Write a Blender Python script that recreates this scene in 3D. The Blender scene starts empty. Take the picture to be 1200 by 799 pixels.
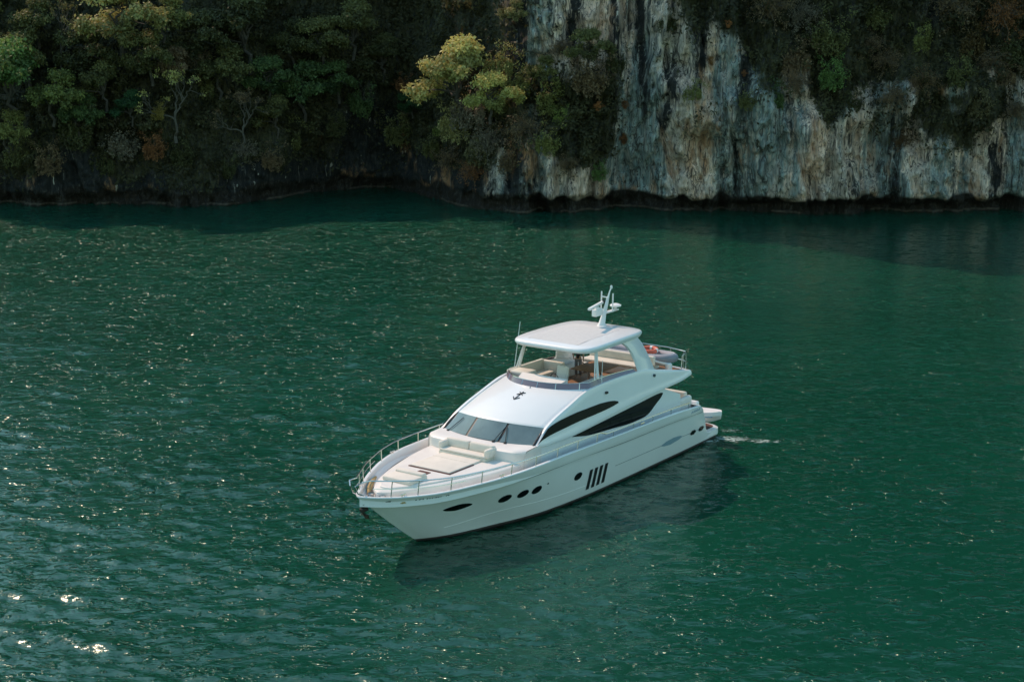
import bpy, bmesh, math, random
import numpy as np
from mathutils import Vector, Matrix

rng = np.random.default_rng(11)
random.seed(5)
C = bpy.context.scene.collection
R = math.radians
sc = bpy.context.scene

# ------------------------------------------------------------------ camera
cd = bpy.data.cameras.new('camera'); cam = bpy.data.objects.new('camera', cd); C.objects.link(cam)
cam.location = (0, 0, 22.05); cam.rotation_euler = (R(90 - 12.495), 0, 0)
cd.sensor_width = 36; cd.lens = 36 * 1925.6 / 1200
cd.clip_start = 0.5; cd.clip_end = 9000
sc.camera = cam

# ------------------------------------------------------------------ light
SUN_AZ, SUN_EL = -42.0, 47.0            # azimuth from +Y (negative = to the left), elevation
w = bpy.data.worlds.new('World'); sc.world = w; w.use_nodes = True
nt = w.node_tree
bg = nt.nodes['Background']
sky = nt.nodes.new('ShaderNodeTexSky'); sky.sky_type = 'NISHITA'; sky.sun_disc = False
sky.sun_elevation = R(SUN_EL); sky.sun_rotation = R(SUN_AZ % 360)
sky.air_density = 1.6; sky.dust_density = 0.5; sky.ozone_density = 1.0
tint = nt.nodes.new('ShaderNodeMixRGB'); tint.blend_type = 'MULTIPLY'; tint.inputs[0].default_value = 1
tint.inputs[2].default_value = (.74, 1.0, .96, 1)          # clear tropical sky, slightly cyan
nt.links.new(sky.outputs[0], tint.inputs[1]); nt.links.new(tint.outputs[0], bg.inputs[0]); bg.inputs[1].default_value = 0.15
sd = bpy.data.lights.new('sun', 'SUN'); so = bpy.data.objects.new('sun', sd); C.objects.link(so)
sd.energy = 2.7; sd.angle = R(0.5); sd.color = (1.0, 0.68, 0.50)
dirv = Vector((math.sin(R(SUN_AZ)) * math.cos(R(SUN_EL)), math.cos(R(SUN_AZ)) * math.cos(R(SUN_EL)), math.sin(R(SUN_EL))))
so.rotation_euler = dirv.to_track_quat('Z', 'Y').to_euler(); so.location = dirv * 400
sc.view_settings.view_transform = 'Standard'; sc.view_settings.look = 'None'
sc.view_settings.gamma = 1; sc.view_settings.use_curve_mapping = False
sc.view_settings.exposure = 0.32
sc.cycles.max_bounces = 6; sc.cycles.diffuse_bounces = 3; sc.cycles.glossy_bounces = 3
sc.cycles.transparent_max_bounces = 6; sc.cycles.use_denoising = True
sc.cycles.sample_clamp_direct = 0; sc.cycles.sample_clamp_indirect = 6

# ------------------------------------------------------------------ small maths
def pchip(xs, ys):
    xs = np.array(xs, float); ys = np.array(ys, float)
    if xs[0] > xs[-1]: xs, ys = xs[::-1], ys[::-1]
    h = np.diff(xs); d = np.diff(ys) / h
    m = np.zeros(len(xs))
    for i in range(1, len(xs) - 1):
        if d[i - 1] * d[i] > 0:
            w1 = 2 * h[i] + h[i - 1]; w2 = h[i] + 2 * h[i - 1]
            m[i] = (w1 + w2) / (w1 / d[i - 1] + w2 / d[i])
    m[0] = d[0]; m[-1] = d[-1]
    def f(x):
        x = np.clip(np.asarray(x, float), xs[0], xs[-1])
        i = np.clip(np.searchsorted(xs, x, side='right') - 1, 0, len(h) - 1)
        t = (x - xs[i]) / h[i]
        return ((2*t**3 - 3*t**2 + 1) * ys[i] + (t**3 - 2*t**2 + t) * h[i] * m[i]
                + (-2*t**3 + 3*t**2) * ys[i + 1] + (t**3 - t**2) * h[i] * m[i + 1])
    return f

def smooth(a, b, x):
    t = np.clip((np.asarray(x, float) - a) / (b - a), 0, 1); return t * t * (3 - 2 * t)

def _h(i, j, k, seed):
    n = (i * 374761393 + j * 668265263 + k * 2147483647 * 3 + seed * 974634777) & 0xFFFFFFFF
    n = ((n ^ (n >> 13)) * 1274126177) & 0xFFFFFFFF
    n = ((n ^ (n >> 16)) * 2246822519) & 0xFFFFFFFF
    return ((n ^ (n >> 15)) & 0xFFFF) / 32767.5 - 1

def vnoise(x, y, z=0.0, seed=0):
    x, y, z = np.broadcast_arrays(np.asarray(x, float), np.asarray(y, float), np.asarray(z, float))
    xi, yi, zi = (np.floor(a).astype(np.int64) for a in (x, y, z))
    fx, fy, fz = x - xi, y - yi, z - zi
    u, v, q = (a * a * a * (a * (a * 6 - 15) + 10) for a in (fx, fy, fz))
    r = 0
    for dx in (0, 1):
        for dy in (0, 1):
            for dz in (0, 1):
                r = r + _h(xi + dx, yi + dy, zi + dz, seed) * (u if dx else 1 - u) * (v if dy else 1 - v) * (q if dz else 1 - q)
    return r

def fbm(x, y, z=0.0, oct=4, seed=0, gain=0.5):
    r = 0; a = 1.0; f = 1.0
    for o in range(oct):
        r = r + a * vnoise(x * f + o * 17.3, y * f + o * 5.1, z * f, seed + o); a *= gain; f *= 2.03
    return r

# ------------------------------------------------------------------ materials
def mat(name, col, rough=0.5, metal=0.0, spec=0.5, var=0.0, vscale=3.0, bump=0.0, bscale=20.0, coat=0.0, **k):
    m = bpy.data.materials.new(name); m.use_nodes = True
    n = m.node_tree.nodes; l = m.node_tree.links; b = n['Principled BSDF']
    b.inputs['Base Color'].default_value = (*col, 1); b.inputs['Roughness'].default_value = rough
    b.inputs['Metallic'].default_value = metal; b.inputs['Specular IOR Level'].default_value = spec
    b.inputs['Coat Weight'].default_value = coat
    tc = n.new('ShaderNodeTexCoord')
    if var:
        no = n.new('ShaderNodeTexNoise'); no.inputs['Scale'].default_value = vscale; no.inputs['Detail'].default_value = 5
        l.new(tc.outputs['Object'], no.inputs['Vector'])
        r = n.new('ShaderNodeMapRange'); r.inputs[1].default_value = .3; r.inputs[2].default_value = .7
        r.inputs[3].default_value = 1 - var; r.inputs[4].default_value = 1 + var
        l.new(no.outputs['Fac'], r.inputs[0])
        mx = n.new('ShaderNodeVectorMath'); mx.operation = 'SCALE'; mx.inputs[0].default_value = col
        l.new(r.outputs[0], mx.inputs['Scale']); l.new(mx.outputs[0], b.inputs['Base Color'])
    if bump:
        no = n.new('ShaderNodeTexNoise'); no.inputs['Scale'].default_value = bscale; no.inputs['Detail'].default_value = 3
        l.new(tc.outputs['Object'], no.inputs['Vector'])
        bp = n.new('ShaderNodeBump'); bp.inputs['Strength'].default_value = bump; bp.inputs['Distance'].default_value = .02
        l.new(no.outputs['Fac'], bp.inputs['Height']); l.new(bp.outputs[0], b.inputs['Normal'])
    return m

def teak(name, c1, c2, w=0.07):
    m = mat(name, c1, .65)
    n = m.node_tree.nodes; l = m.node_tree.links; b = n['Principled BSDF']
    tc = n.new('ShaderNodeTexCoord'); wv = n.new('ShaderNodeTexWave'); wv.bands_direction = 'Y'
    wv.inputs['Scale'].default_value = 0.314 / w; wv.inputs['Distortion'].default_value = 0.1
    l.new(tc.outputs['Object'], wv.inputs['Vector'])
    rp = n.new('ShaderNodeValToRGB'); rp.color_ramp.elements[0].position = .04; rp.color_ramp.elements[1].position = .12
    rp.color_ramp.elements[0].color = (*c2, 1); rp.color_ramp.elements[1].color = (*c1, 1)
    l.new(wv.outputs['Fac'], rp.inputs[0])
    no = n.new('ShaderNodeTexNoise'); no.inputs['Scale'].default_value = 2.2; no.inputs['Detail'].default_value = 6
    l.new(tc.outputs['Object'], no.inputs['Vector'])
    mx = n.new('ShaderNodeMixRGB'); mx.blend_type = 'MULTIPLY'; mx.inputs[0].default_value = .45
    l.new(rp.outputs[0], mx.inputs[1]); l.new(no.outputs['Fac'], mx.inputs[2]); l.new(mx.outputs[0], b.inputs['Base Color'])
    return m

M = dict(
    gel=mat('white_gelcoat', (.82, .82, .81), .30, spec=.5, var=.025, vscale=.8, coat=.3),
    hullgel=mat('hull_gelcoat', (.88, .88, .88), .2, spec=.5, var=.02, vscale=.8, coat=.3),
    gel2=mat('white_deck_moulding', (.78, .73, .68), .45, var=.05, vscale=1.2, bump=.05, bscale=60),
    glass=mat('dark_tinted_glass', (.004, .006, .006), .06, spec=.14),
    wglass=mat('windscreen_glass', (.14, .19, .19), .05, spec=.9, var=.2, vscale=1.4),  # pale teal base paints in the sky the panes mirror
    lilac=mat('smoked_acrylic', (.22, .17, .21), .12, spec=.6),
    black=mat('black_trim', (.015, .015, .017), .4),
    antifoul=mat('dark_antifouling', (.020, .016, .016), .6, var=.3),
    stripe=mat('grey_boot_stripe', (.075, .062, .060), .5, var=.25, vscale=4),
    groove=mat('grey_groove_trim', (.12, .16, .18), .4),
    teal=mat('pale_blue_inlay', (.28, .40, .48), .25),
    steel=mat('polished_steel', (.62, .60, .58), .22, metal=1),
    cush=mat('light_grey_upholstery', (.74, .67, .58), .8, var=.06, vscale=2, bump=.2, bscale=14),
    cream=mat('cream_upholstery', (.68, .62, .52), .75, var=.07, vscale=2, bump=.2, bscale=12),
    mesh=mat('grey_roof_panel', (.60, .59, .57), .7, var=.05, vscale=7, bump=.2, bscale=50),
    teak=teak('weathered_teak', (.48, .37, .29), (.16, .12, .09)),
    teak2=teak('oiled_teak', (.36, .19, .09), (.07, .04, .02)),
    shadeteak=teak('shaded_red_teak', (.16, .055, .032), (.03, .01, .008)),  # teak coloured dark red for the shade it lies in
    brown=mat('brown_hatch', (.11, .035, .022), .5, var=.2),
    rubber=mat('grey_hypalon', (.27, .27, .31), .6, var=.08),
    white=mat('white_paint', (.80, .79, .77), .4, var=.02),
    orange=mat('orange_red_foam', (.62, .13, .08), .6, var=.15),
    skin=mat('skin', (.42, .25, .17), .5), shirt=mat('dark_shirt', (.02, .017, .02), .85), pants=mat('grey_trousers', (.17, .17, .17), .85),
    hair=mat('hair', (.02, .015, .01), .6),
    chain=mat('galvanised_chain', (.25, .21, .18), .5, metal=.7, var=.3),
    iron=mat('dark_iron', (.05, .04, .035), .55, metal=.5),
    gold=mat('brown_rope', (.42, .30, .13), .9, bump=.4, bscale=60),
    ink=mat('dark_lettering', (.03, .06, .08), .4),
)

# ------------------------------------------------------------------ mesh helpers
def link(name, verts, faces, m, parent=None, smooth_=True, ang=35, mi=None):
    me = bpy.data.meshes.new(name); me.from_pydata([tuple(map(float, v)) for v in verts], [], [tuple(f) for f in faces])
    for x in (m if isinstance(m, (list, tuple)) else [m]): me.materials.append(x)
    if mi is not None: me.polygons.foreach_set('material_index', mi)
    bm = bmesh.new(); bm.from_mesh(me); bmesh.ops.remove_doubles(bm, verts=bm.verts, dist=1e-5)
    bmesh.ops.recalc_face_normals(bm, faces=bm.faces); bm.to_mesh(me); bm.free()
    if smooth_:
        me.polygons.foreach_set('use_smooth', [True] * len(me.polygons)); me.set_sharp_from_angle(angle=R(ang))
    o = bpy.data.objects.new(name, me); C.objects.link(o)
    if parent is not None: o.parent = parent
    return o

class MB:
    def __init__(s): s.v = []; s.f = []
    def add(s, v, f):
        b = len(s.v); s.v += [tuple(map(float, p)) for p in v]; s.f += [tuple(i + b for i in q) for q in f]; return s
    def grid(s, P, wrap_u=False, wrap_v=False):
        P = np.asarray(P, float); n, m = P.shape[:2]; f = []
        for i in range(n if wrap_u else n - 1):
            for j in range(m if wrap_v else m - 1):
                f.append((i * m + j, ((i + 1) % n) * m + j, ((i + 1) % n) * m + (j + 1) % m, i * m + (j + 1) % m))
        return s.add(P.reshape(-1, 3), f)
    def tube(s, pts, r, n=8, cap=True):
        pts = [Vector(p) for p in pts]; rr = r if isinstance(r, (list, tuple)) else [r] * len(pts)
        rings = []; up = None
        for i, p in enumerate(pts):
            d = (pts[min(i + 1, len(pts) - 1)] - pts[max(i - 1, 0)]).normalized()
            if up is None: up = d.orthogonal().normalized()
            a = (up - d * up.dot(d)); a = a.normalized() if a.length > 1e-6 else d.orthogonal().normalized()
            up = a; b = d.cross(a)
            rings.append([p + (a * math.cos(2*math.pi*k/n) + b * math.sin(2*math.pi*k/n)) * rr[i] for k in range(n)])
        v = [q for ring in rings for q in ring]; f = []
        for i in range(len(rings) - 1):
            for k in range(n): f.append((i*n + k, i*n + (k+1) % n, (i+1)*n + (k+1) % n, (i+1)*n + k))
        if cap: f.append(tuple(range(n))[::-1]); f.append(tuple((len(rings)-1)*n + k for k in range(n)))
        return s.add(v, f)
    def box(s, x0, x1, y0, y1, z0, z1, bev=0.0, seg=2, rot=None, taper=None):
        bm = bmesh.new(); bmesh.ops.create_cube(bm, size=1)
        for v in bm.verts:
            t = 1.0
            if taper and v.co.z > 0: t = taper
            v.co = Vector(((x0+x1)/2 + v.co.x*(x1-x0)*t, (y0+y1)/2 + v.co.y*(y1-y0)*t, (z0+z1)/2 + v.co.z*(z1-z0)))
        if bev: bmesh.ops.bevel(bm, geom=bm.edges[:], offset=bev, segments=seg, profile=.5, affect='EDGES')
        if rot is not None:
            c = Vector(((x0+x1)/2, (y0+y1)/2, (z0+z1)/2))
            for v in bm.verts: v.co = rot @ (v.co - c) + c
        bm.verts.index_update()
        s.add([v.co[:] for v in bm.verts], [[v.index for v in f.verts] for f in bm.faces]); bm.free(); return s
    def lathe(s, c, prof, n=16, axis='Z'):
        v = []; f = []
        for r, h in prof:
            for k in range(n):
                a = 2*math.pi*k/n; p = (r*math.cos(a), r*math.sin(a), h)
                if axis == 'X': p = (p[2], p[0], p[1])
                if axis == 'Y': p = (p[0], p[2], p[1])
                v.append((c[0]+p[0], c[1]+p[1], c[2]+p[2]))
        for i in range(len(prof) - 1):
            for k in range(n): f.append((i*n+k, i*n+(k+1) % n, (i+1)*n+(k+1) % n, (i+1)*n+k))
        return s.add(v, f)
    def outline(s, lower, upper):            # closed loops lower / upper (same count) -> skirt + top cap
        n = len(lower); v = list(lower) + list(upper)
        f = [(i, (i+1) % n, n + (i+1) % n, n + i) for i in range(n)] + [tuple(range(n, 2*n))]
        return s.add(v, f)
    def link(s, name, m, parent=None, **k): return link(name, s.v, s.f, m, parent, **k)

def empty(name, loc=(0, 0, 0), rz=0.0):
    o = bpy.data.objects.new(name, None); C.objects.link(o); o.location = loc; o.rotation_euler = (0, 0, rz)
    o.empty_display_size = .3; return o
def tag(o, label=None, cat=None, group=None, kind=None):
    if label: o['label'] = label
    if cat: o['category'] = cat
    if group: o['group'] = group
    if kind: o['kind'] = kind
    return o

# ================================================================== WATER
_wr = np.random.default_rng(3)
WAVES = []
for lam_lo, lam_hi, n, slope in ((6, 12, 8, .007), (2.6, 6, 16, .017), (1.2, 2.6, 26, .034), (.6, 1.2, 30, .034)):
    for _ in range(n):
        lam = lam_lo * (lam_hi / lam_lo) ** _wr.random(); k = 2 * math.pi / lam
        th = R(-112) + _wr.normal() * .55
        WAVES.append((k * math.cos(th), k * math.sin(th), _wr.random() * 6.283, slope / k * (0.6 + .8 * _wr.random())))
def gust(x, y):
    x = np.asarray(x, float); y = np.asarray(y, float)
    g = fbm(x / 11.0, y / 15.0, 0, 2, 71)
    p = fbm(x / 2.0, y / 1.7, 0, 3, 73)                                # short-crested groups of ruffles
    calm = smooth(3.0, 0.4, np.hypot((x - 4) / 7.5, (y - 62) / 7))       # lee of the hull
    far = smooth(150, 85, y); side = smooth(34, -14, x)
    return np.clip(.45 + .34 * g + .50 * p * (.6 + .4 * side), .10, .98) * (1 - .25 * calm) * (.85 + .15 * far) * (.50 + .50 * side)
def wave_z(x, y):
    x = np.asarray(x, float); y = np.asarray(y, float); z = np.zeros(np.broadcast(x, y).shape)
    for kx, ky, ph, a in WAVES: z += a * np.sin(kx * x + ky * y + ph)
    return z * gust(x, y)

def water_material():
    m = bpy.data.materials.new('green_sea_water'); m.use_nodes = True
    n = m.node_tree.nodes; l = m.node_tree.links; b = n['Principled BSDF']
    tc = n.new('ShaderNodeTexCoord')
    b.inputs['Roughness'].default_value = .165; b.inputs['IOR'].default_value = 1.333; b.inputs['Specular IOR Level'].default_value = .62; b.inputs['Specular Tint'].default_value = (.75, 1, .90, 1)
    b.subsurface_method = 'RANDOM_WALK'; b.inputs['Subsurface Weight'].default_value = 1.0; b.inputs['Subsurface Radius'].default_value = (.3, 1.0, .8); b.inputs['Subsurface Scale'].default_value = .55
    no = n.new('ShaderNodeTexNoise'); no.inputs['Scale'].default_value = .045; no.inputs['Detail'].default_value = 4
    l.new(tc.outputs['Object'], no.inputs['Vector'])
    rp = n.new('ShaderNodeValToRGB')
    rp.color_ramp.elements[0].position = .3; rp.color_ramp.elements[0].color = (.0030, .051, .027, 1)
    rp.color_ramp.elements[1].position = .7; rp.color_ramp.elements[1].color = (.0042, .065, .035, 1)
    l.new(no.outputs['Fac'], rp.inputs[0]); l.new(rp.outputs[0], b.inputs['Base Color'])
    at = n.new('ShaderNodeAttribute'); at.attribute_name = 'gust'
    at2 = n.new('ShaderNodeMath'); at2.operation = 'MULTIPLY_ADD'; at2.inputs[1].default_value = .75; at2.inputs[2].default_value = .22
    l.new(at.outputs['Fac'], at2.inputs[0])
    h = None
    for scale, dist, st, cut_ in ((1.3, .085, (1, 1.5, 1), 0), (3.0, .045, (1, 1.4, 1), 0), (7.0, .012, (1, 1.3, 1), 0), (2.6, .95, (1, 1.6, 1), .60), (1.25, 1.6, (1, 1.8, 1), .605), (.75, 2.4, (1, 1.7, 1), .625)):
        mp = n.new('ShaderNodeMapping'); mp.inputs['Scale'].default_value = st; mp.inputs['Rotation'].default_value = (0, 0, R(-20))
        l.new(tc.outputs['Object'], mp.inputs[0])
        t = n.new('ShaderNodeTexNoise'); t.inputs['Scale'].default_value = scale; t.inputs['Detail'].default_value = 2.5
        t.inputs['Roughness'].default_value = .55
        l.new(mp.outputs[0], t.inputs['Vector'])
        q = n.new('ShaderNodeMath'); q.operation = 'MULTIPLY'; q.inputs[1].default_value = dist
        fo = t.outputs['Fac']
        if cut_:                          # sparse steep wavelets: only the peaks of the noise stand up
            c_ = n.new('ShaderNodeMath'); c_.operation = 'SUBTRACT'; c_.inputs[1].default_value = cut_; l.new(fo, c_.inputs[0])
            c2 = n.new('ShaderNodeMath'); c2.operation = 'MAXIMUM'; c2.inputs[1].default_value = 0; l.new(c_.outputs[0], c2.inputs[0]); fo = c2.outputs[0]
            ad = n.new('ShaderNodeVectorMath'); ad.operation = 'ADD'; ad.inputs[1].default_value = (31.7 * scale, 12.1, 4.4); l.new(mp.outputs[0], ad.inputs[0]); l.new(ad.outputs[0], t.inputs['Vector'])
        l.new(fo, q.inputs[0])
        if h is None: h = q.outputs[0]
        else:
            a = n.new('ShaderNodeMath'); a.operation = 'ADD'; l.new(h, a.inputs[0]); l.new(q.outputs[0], a.inputs[1]); h = a.outputs[0]
    q = n.new('ShaderNodeMath'); q.operation = 'MULTIPLY'; l.new(h, q.inputs[0]); l.new(at2.outputs[0], q.inputs[1])
    bp = n.new('ShaderNodeBump'); bp.inputs['Strength'].default_value = 1; bp.inputs['Distance'].default_value = 1.0
    l.new(q.outputs[0], bp.inputs['Height']); l.new(bp.outputs[0], b.inputs['Normal'])
    return m

def build_water():
    ys = [22.0]
    while ys[-1] < 196: ys.append(ys[-1] + max(.13, ys[-1] * ys[-1] / 22 * .00105))
    ys = np.array(ys); hw = 70
    ns = 620
    u = np.linspace(-1, 1, ns); P = np.zeros((len(ys), ns, 3))
    for i, y in enumerate(ys):
        half = 14 + .42 * y
        P[i, :, 0] = u * half; P[i, :, 1] = y
    P[..., 2] = wave_z(P[..., 0], P[..., 1]) * smooth(1.0, .93, np.abs(u))[None, :]
    P[0, :, 2] = 0; P[-1, :, 2] = 0
    n, mcol = P.shape[:2]
    idx = np.arange(n * mcol).reshape(n, mcol)
    quads = np.stack([idx[:-1, :-1], idx[:-1, 1:], idx[1:, 1:], idx[1:, :-1]], -1).reshape(-1, 4)
    V = P.reshape(-1, 3)
    # flat surround out to the horizon, sharing the border vertices
    border = np.concatenate([idx[0, :], idx[1:, -1], idx[-1, -2::-1], idx[-2:0:-1, 0]])
    c = np.array([0, 100.0]); bp = V[border]; d = bp[:, :2] - c; d /= np.linalg.norm(d, axis=1)[:, None]
    R1 = np.concatenate([c + d * 400, np.zeros((len(d), 1))], 1); R2 = np.concatenate([c + d * 5000, np.zeros((len(d), 1))], 1)
    b0 = len(V); V = np.concatenate([V, R1, R2]); nb = len(border)
    k = np.arange(nb); k2 = (k + 1) % nb
    s1 = np.stack([border[k], b0 + k, b0 + k2, border[k2]], -1)
    s2 = np.stack([b0 + k, b0 + nb + k, b0 + nb + k2, b0 + k2], -1)
    F = np.concatenate([quads, s1, s2])
    me = bpy.data.meshes.new('water'); me.vertices.add(len(V)); me.vertices.foreach_set('co', V.ravel())
    me.loops.add(F.size); me.loops.foreach_set('vertex_index', F.ravel().astype(np.int32))
    me.polygons.add(len(F)); me.polygons.foreach_set('loop_start', (np.arange(len(F)) * 4).astype(np.int32))
    me.polygons.foreach_set('use_smooth', np.ones(len(F), bool)); me.update(); me.validate()
    a = me.attributes.new('gust', 'FLOAT', 'POINT'); a.data.foreach_set('value', gust(V[:, 0], V[:, 1]).astype(np.float32))
    bm = bmesh.new(); bm.from_mesh(me)
    bm.faces.ensure_lookup_table()
    if bm.faces[0].normal.z < 0: bmesh.ops.reverse_faces(bm, faces=bm.faces)
    bm.normal_update()
    bad = [f for f in bm.faces if f.normal.z < 0]
    if bad: bmesh.ops.reverse_faces(bm, faces=bad)
    bm.to_mesh(me); bm.free()
    me.materials.append(water_material())
    o = bpy.data.objects.new('water', me); C.objects.link(o); tag(o, kind='structure')
build_water()

# ================================================================== CLIFF
base_y = pchip([-120, -80, -62, -51, -40, -30, -25, -19.5, -13, -8, -4.6, -1, 2.5, 6.5, 9.0, 11, 14, 21, 33, 49, 75, 130],
               [178, 169, 164.5, 163.7, 163.2, 163.2, 166, 173, 175, 169, 162.6, 159.4, 157.8, 157.6, 158.4, 160.2, 158.6, 158, 157.7, 157.7, 157, 166])
top_z = pchip([-120, -70, -45, -30, -20, -12, -5, 1, 6, 14, 40, 80, 130], [22, 32, 33, 31, 28, 26, 28, 46, 62, 66, 64, 60, 40])
def zone(x):                              # 0 = wooded slope on the left, 1 = bare face on the right
    return smooth(-4, 3, x)
def cliff_y(x, z):
    x = np.asarray(x, float); z = np.asarray(z, float)
    r = zone(x)
    y = base_y(x) - 2.2 + np.zeros_like(z)
    cave = np.exp(-((x + 16) / 5.5) ** 2)
    slope = .36 * (1 - r) + .035 * r
    slope = slope * (1 - cave) + cave * -.22
    y = y + slope * np.maximum(z - 1.4, 0) * np.where(cave > .5, np.clip(1.6 - z / 14, .3, 1), 1)
    # buttress under the golden tree: sticks out low down, sets back above
    bt = np.exp(-((x - 3.0) / 6.5) ** 2) * smooth(-7, -3, x) * smooth(11.5, 8, x)
    y = y + bt * 4.0 * smooth(6, 14, z + 1.5 * vnoise(x / 3, z / 3, 0, 9))
    # waterline notch
    nz = z + .35 * vnoise(x * .5, 0, 0, 31)
    y = y + (1.2 * r + .6 * (1 - r)) * (1 - smooth(.7, 1.7, nz)) - .35 * (1 - smooth(.0, .35, nz))
    # flutes, bulges, ribs
    wob = .8 * vnoise(x * .12, z * .16, 0, 5)
    y = y + 1.5 * fbm(x * .11, z * .075, 0, 4, 2) + .75 * (fbm(x * .55 + wob, z * .10, 0, 3, 12)) * (.4 + .6 * r)
    rib = np.abs(vnoise(x * .42 + wob * 1.3, z * .05, 0, 44))
    y = y - .9 * (1 - smooth(0, .35, rib)) * r * .6
    y = y + .55 * fbm(x * .7, z * .5, 0, 5, 22) * (.95 - .2 * r)
    y = y + .5 * np.maximum(vnoise(x * .9 + wob, z * .22, 0, 28), 0) * r + .35 * smooth(.1, .3, vnoise(x * .35, z * .3, 2.2, 29)) * r
    crack = np.abs(vnoise(x * .33 + z * .10, z * .05, 3.3, 61))
    y = y + .7 * (1 - smooth(0, .16, crack)) * r
    y = y + .55 * np.abs(fbm(x * 1.1 + wob, z * .28, 1.7, 4, 25)) + .16 * fbm(x * 2.6, z * 1.5, 0, 3, 26)
    st = fbm(x * .40 + wob, z * .09, 4.2, 3, 93) * 3.0; fr = st - np.floor(st)
    y = y + .38 * (np.floor(st) + smooth(.80, 1.0, fr)) * (.35 + .65 * r)          # broken, stepped slabs
    st2 = fbm(x * .9 + wob, z * .35, 6.2, 3, 95) * 2.6; fr2 = st2 - np.floor(st2)
    y = y + .15 * (np.floor(st2) + smooth(.78, 1.0, fr2))
    led = vnoise(x * .22, 0, 0, 77)
    y = y + 1.3 * r * smooth(10.5 + 2 * led, 13.5 + 2 * led, z) * smooth(10, 14, x) - 1.0 * r * smooth(7 + led, 10.5 + 2 * led, z) * smooth(10, 14, x)
    return y

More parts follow.
